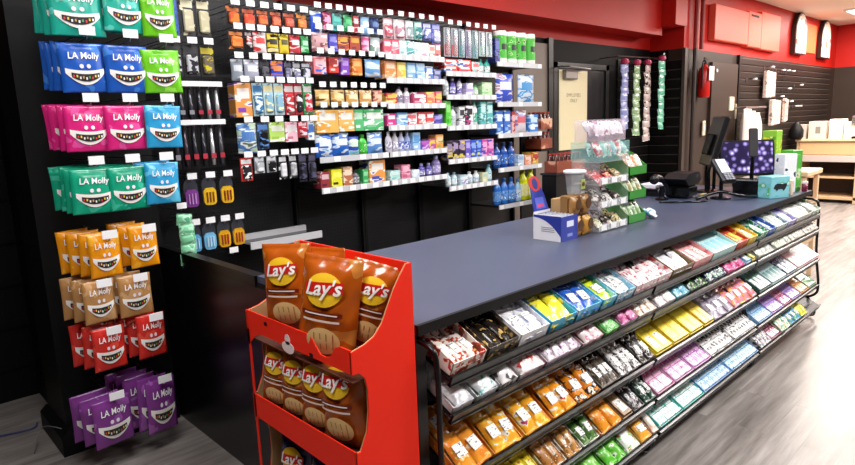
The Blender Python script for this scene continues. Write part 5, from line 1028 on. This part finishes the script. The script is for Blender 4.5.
# hanging sachet strips beside the back door
e = empty('strip_rail', (6.70, 3.70, 2.285), (0, 0, 0), 'thin metal rail carrying four sachet strips below the soffit', 'rail')
b = MB(); b.tube([(-.08, 0, 0), (1.0, -.02, .015)], .008, METAL, 6); b.tube([(.75, -.16, .045), (.95, .0, .03)], .012, METAL, 6); b.build('rail_rod', e); b = MB(); b.tube([(.0, 0, .0), (.0, .25, .0)], .006, METAL, 6); b.tube([(.9, 0, .0), (.9, .25, .0)], .006, METAL, 6); b.build('bracket', e)
STC = [('#8c94c8', '#b0b8e0', 'pale lilac'), ('#8cac84', '#c0d4b4', 'sage green'), ('#c8b8b4', '#403438', 'black and cream'), ('#6cb89c', '#b0dccc', 'mint green')]
for i, (x, zt, n, yy) in enumerate(((6.79, 2.20, 9, 3.70), (7.06, 2.20, 10, 3.69), (7.31, 2.21, 11, 3.68), (7.52, 2.26, 10, 3.60))):
    ca, cb, nm = STC[i]
    e = empty('sachet_strip', (x, yy, zt), (0, 0, 0), '%s strip of sachets hanging from the rail by back door' % nm, 'sachet strip')
    b = MB(); b.lathe([(.035, 0), (.05, .02), (.04, .055), (.01, .065)], mat('#b8305c', .4), 12); tag(b.build('pink_clip', e), 'pink clip')
    for k in range(n):
        me = pillow(.165, .088, .03, printed((ca, ca, cb, '#2c2c30' if i == 2 else cb), 22, .25), .01); o = link('sachet', me, e); o.location = (rnd.uniform(-.012, .012), .01, -.05-.083*k); o.rotation_euler = (PI/2-.15*(k % 2), rnd.uniform(-.12, .12), rnd.uniform(-.1, .1))
# sage sachets hanging low beside the pouch tower
e = empty('sachet_strip', (1.235, 3.12, 1.20), (0, 0, 0), 'mint green strip of sachets hanging right of the pouch tower', 'sachet strip')
for k in range(6):
    o = link('sachet', pillow(.08, .06, .025, printed('#7cc89c #a8e0c0 #58a87c', 22, .25), .008), e); o.location = (rnd.uniform(-.006, .006), 0, -.04-.052*k); o.rotation_euler = (PI/2-.2*(k % 2), rnd.uniform(-.15, .15), 0)
hook(tw, 1.225, 3.11, 1.205, 3.42, .05, .03)
# ------------------------------------------------------------------ far right furniture
WD = mat('#d8b080', .45); WD2 = mat('#e4c49c', .45); WD3 = mat('#c8a880', .5)
e = empty('display_cabinet', (12.2, 1.2, 0), (0, 0, 0), 'long pale wooden counter cabinet with open shelves on the right', 'cabinet')
b = MB(); b.rbox(-.04, .75, 0, 2.15, 1.05, 1.09, WD2, .01); b.build('worktop', e)
for y0, y1 in ((1.22, 2.10), (.32, 1.18)):
    b = MB(); b.rbox(0, .04, y0, y1, .82, 1.045, WD, .008); b.build('drawer_front', e)
b = MB(); b.rbox(-.01, .05, 0, 2.15, .70, .815, mat('#c4b4ac', .45), .008); b.build('front_ledge', e)
b = MB(); b.rbox(0, .72, 0, 2.15, .06, .11, WD3, .005); b.build('bottom_board', e)
b = MB(); b.rbox(.68, .72, 0, 2.15, .11, 1.05, mat('#4c382c', .6), .005); b.build('back_board', e)
for y in (0.02, 1.19, 2.08):
    b = MB(); b.rbox(0, .70, y, y+.05, .0, 1.05, WD3, .005); b.build('divider', e)
b = MB(); b.rbox(.02, .68, 1.24, 2.08, .42, .45, WD3, .004); b.build('shelf', e)
for z0, z1 in ((.12, .41), (.43, .58), (.60, .69)):
    b = MB(); b.rbox(-.01, .03, .1, 1.17, z0, z1, mat('#ece2d8', .4), .006); b.build('drawer', e)
for i, (y, z, h) in enumerate(((1.35, .46, .16), (1.62, .46, .2), (1.45, .115, .22), (1.8, .115, .18))):
    thing_box('storage_box', 12.3, 12.6, y, y+.2, z+.001, z+h, mat(['#4c3c34', '#8c5c48', '#3c2c2c', '#6c5448'][i], .6), ['dark brown box on upper shelf of wooden cabinet', 'reddish box on upper shelf of wooden cabinet', 'black box at bottom of wooden cabinet shelves', 'brown box at bottom right of wooden cabinet shelves'][i], 'box')
WB2 = mat('#e8e0d4', .4)
for i, (x, y, w, h) in enumerate(((12.3, 3.06, .26, .30), (12.3, 2.78, .2, .33), (12.28, 2.58, .16, .28), (12.3, 3.3, .14, .25))):
    z0 = 1.0905
    e = thing_box('white_carton', x, x+.3, y-w/2, y+w/2, z0, z0+h, mat(['#d8d0c4', '#f2ece0', '#ece8d4', '#c8c0b4'][i], .4), ['grey white carton with dark mark on wooden cabinet', 'tallest white carton on the wooden cabinet', 'cream carton right of the tallest one on cabinet', 'small grey carton at the wall end of the cabinet'][i], 'carton')
    b = MB(); b.box(-.1505, -.15, -w*.2, w*.1, h*.3, h*.7, mat(['#8c8880', '#e0d8cc', '#dcd8c0', '#a09888'][i], .4)); b.build('printed_label', e)
e = empty('coffee_maker', (12.35, 2.58, 1.0905), (0, 0, 0), 'steel and black coffee maker on the wooden cabinet', 'coffee maker'); e.location.y = 2.42
b = MB(); b.rbox(-.1, .14, -.12, .12, 0, .04, BLACK, .008); b.build('base', e); b = MB(); b.rbox(.06, .14, -.12, .12, .04, .34, BLACK, .008); b.build('column', e)
b = MB(); b.rbox(-.12, .14, -.13, .13, .24, .38, mat('#a8a4a0', .25, .9), .012); tag(b.build('brew_head', e), 'brushed steel brew head')
b = MB(); b.lathe([(.05, .045), (.075, .06), (.078, .13), (.055, .19), (.06, .21)], mat('#20140e', .1), 16, (-.03, 0, 0)); b.build('carafe', e, True)
for i, (y, c) in enumerate(((2.20, '#c8504c'), (2.05, '#d8b8a0'), (2.66, '#b88c5c'))):
    e = empty('mug', (12.35, y, 1.0905), (0, 0, 0), ['red cup right of the coffee maker', 'beige cup at frame edge right of coffee maker', 'brown cup left of the coffee maker'][i], 'cup')
    b = MB(); b.lathe([(.035, 0), (.045, .01), (.05, .10), (.045, .10), (.04, .02)], mat(c, .4), 16); b.build('cup_body', e, True)
# pale wooden stool stand beyond the counter
e = empty('wooden_stand', (6.25, 1.60, 0), (0, 0, 0), 'pale wooden stool stand beyond the counter end', 'stand')
b = MB(); b.rbox(0, .48, 0, .40, 1.0, 1.05, WD2, .01); b.build('top', e)
for (x, y) in ((.02, .02), (.42, .02), (.02, .34), (.42, .34)):
    b = MB(); b.rbox(x, x+.04, y, y+.04, 0, 1.0, WD2, .005); b.build('leg', e)
for z in (.35, .72): b = MB(); b.rbox(.06, .42, .03, .06, z, z+.04, WD3, .004); b.build('rail', e)
thing_box('orange_box', 6.33, 6.5, 1.70, 1.86, .762, .95, mat('#d88c5c', .5), 'orange box inside the pale wooden stand', 'box')
b = MB(); b.rbox(.05, .44, .03, .38, .745, .76, WD3, .003); b.build('shelf', e)
# black bag by the cartons
e = empty('black_bag', (12.15, 3.34, 1.0905), (0, 0, 0), 'crumpled black bag beside the cartons on the wooden cabinet', 'bag')
b = MB(); b.lathe([(.08, 0), (.12, .05), (.11, .16), (.07, .25), (.03, .30)], BLACK, 12); b.v = [(x*(1+.15*math.sin(z*40+x*20)), y*(1+.12*math.cos(z*33)), z) for x, y, z in b.v]; b.build('bag_body', e, True)
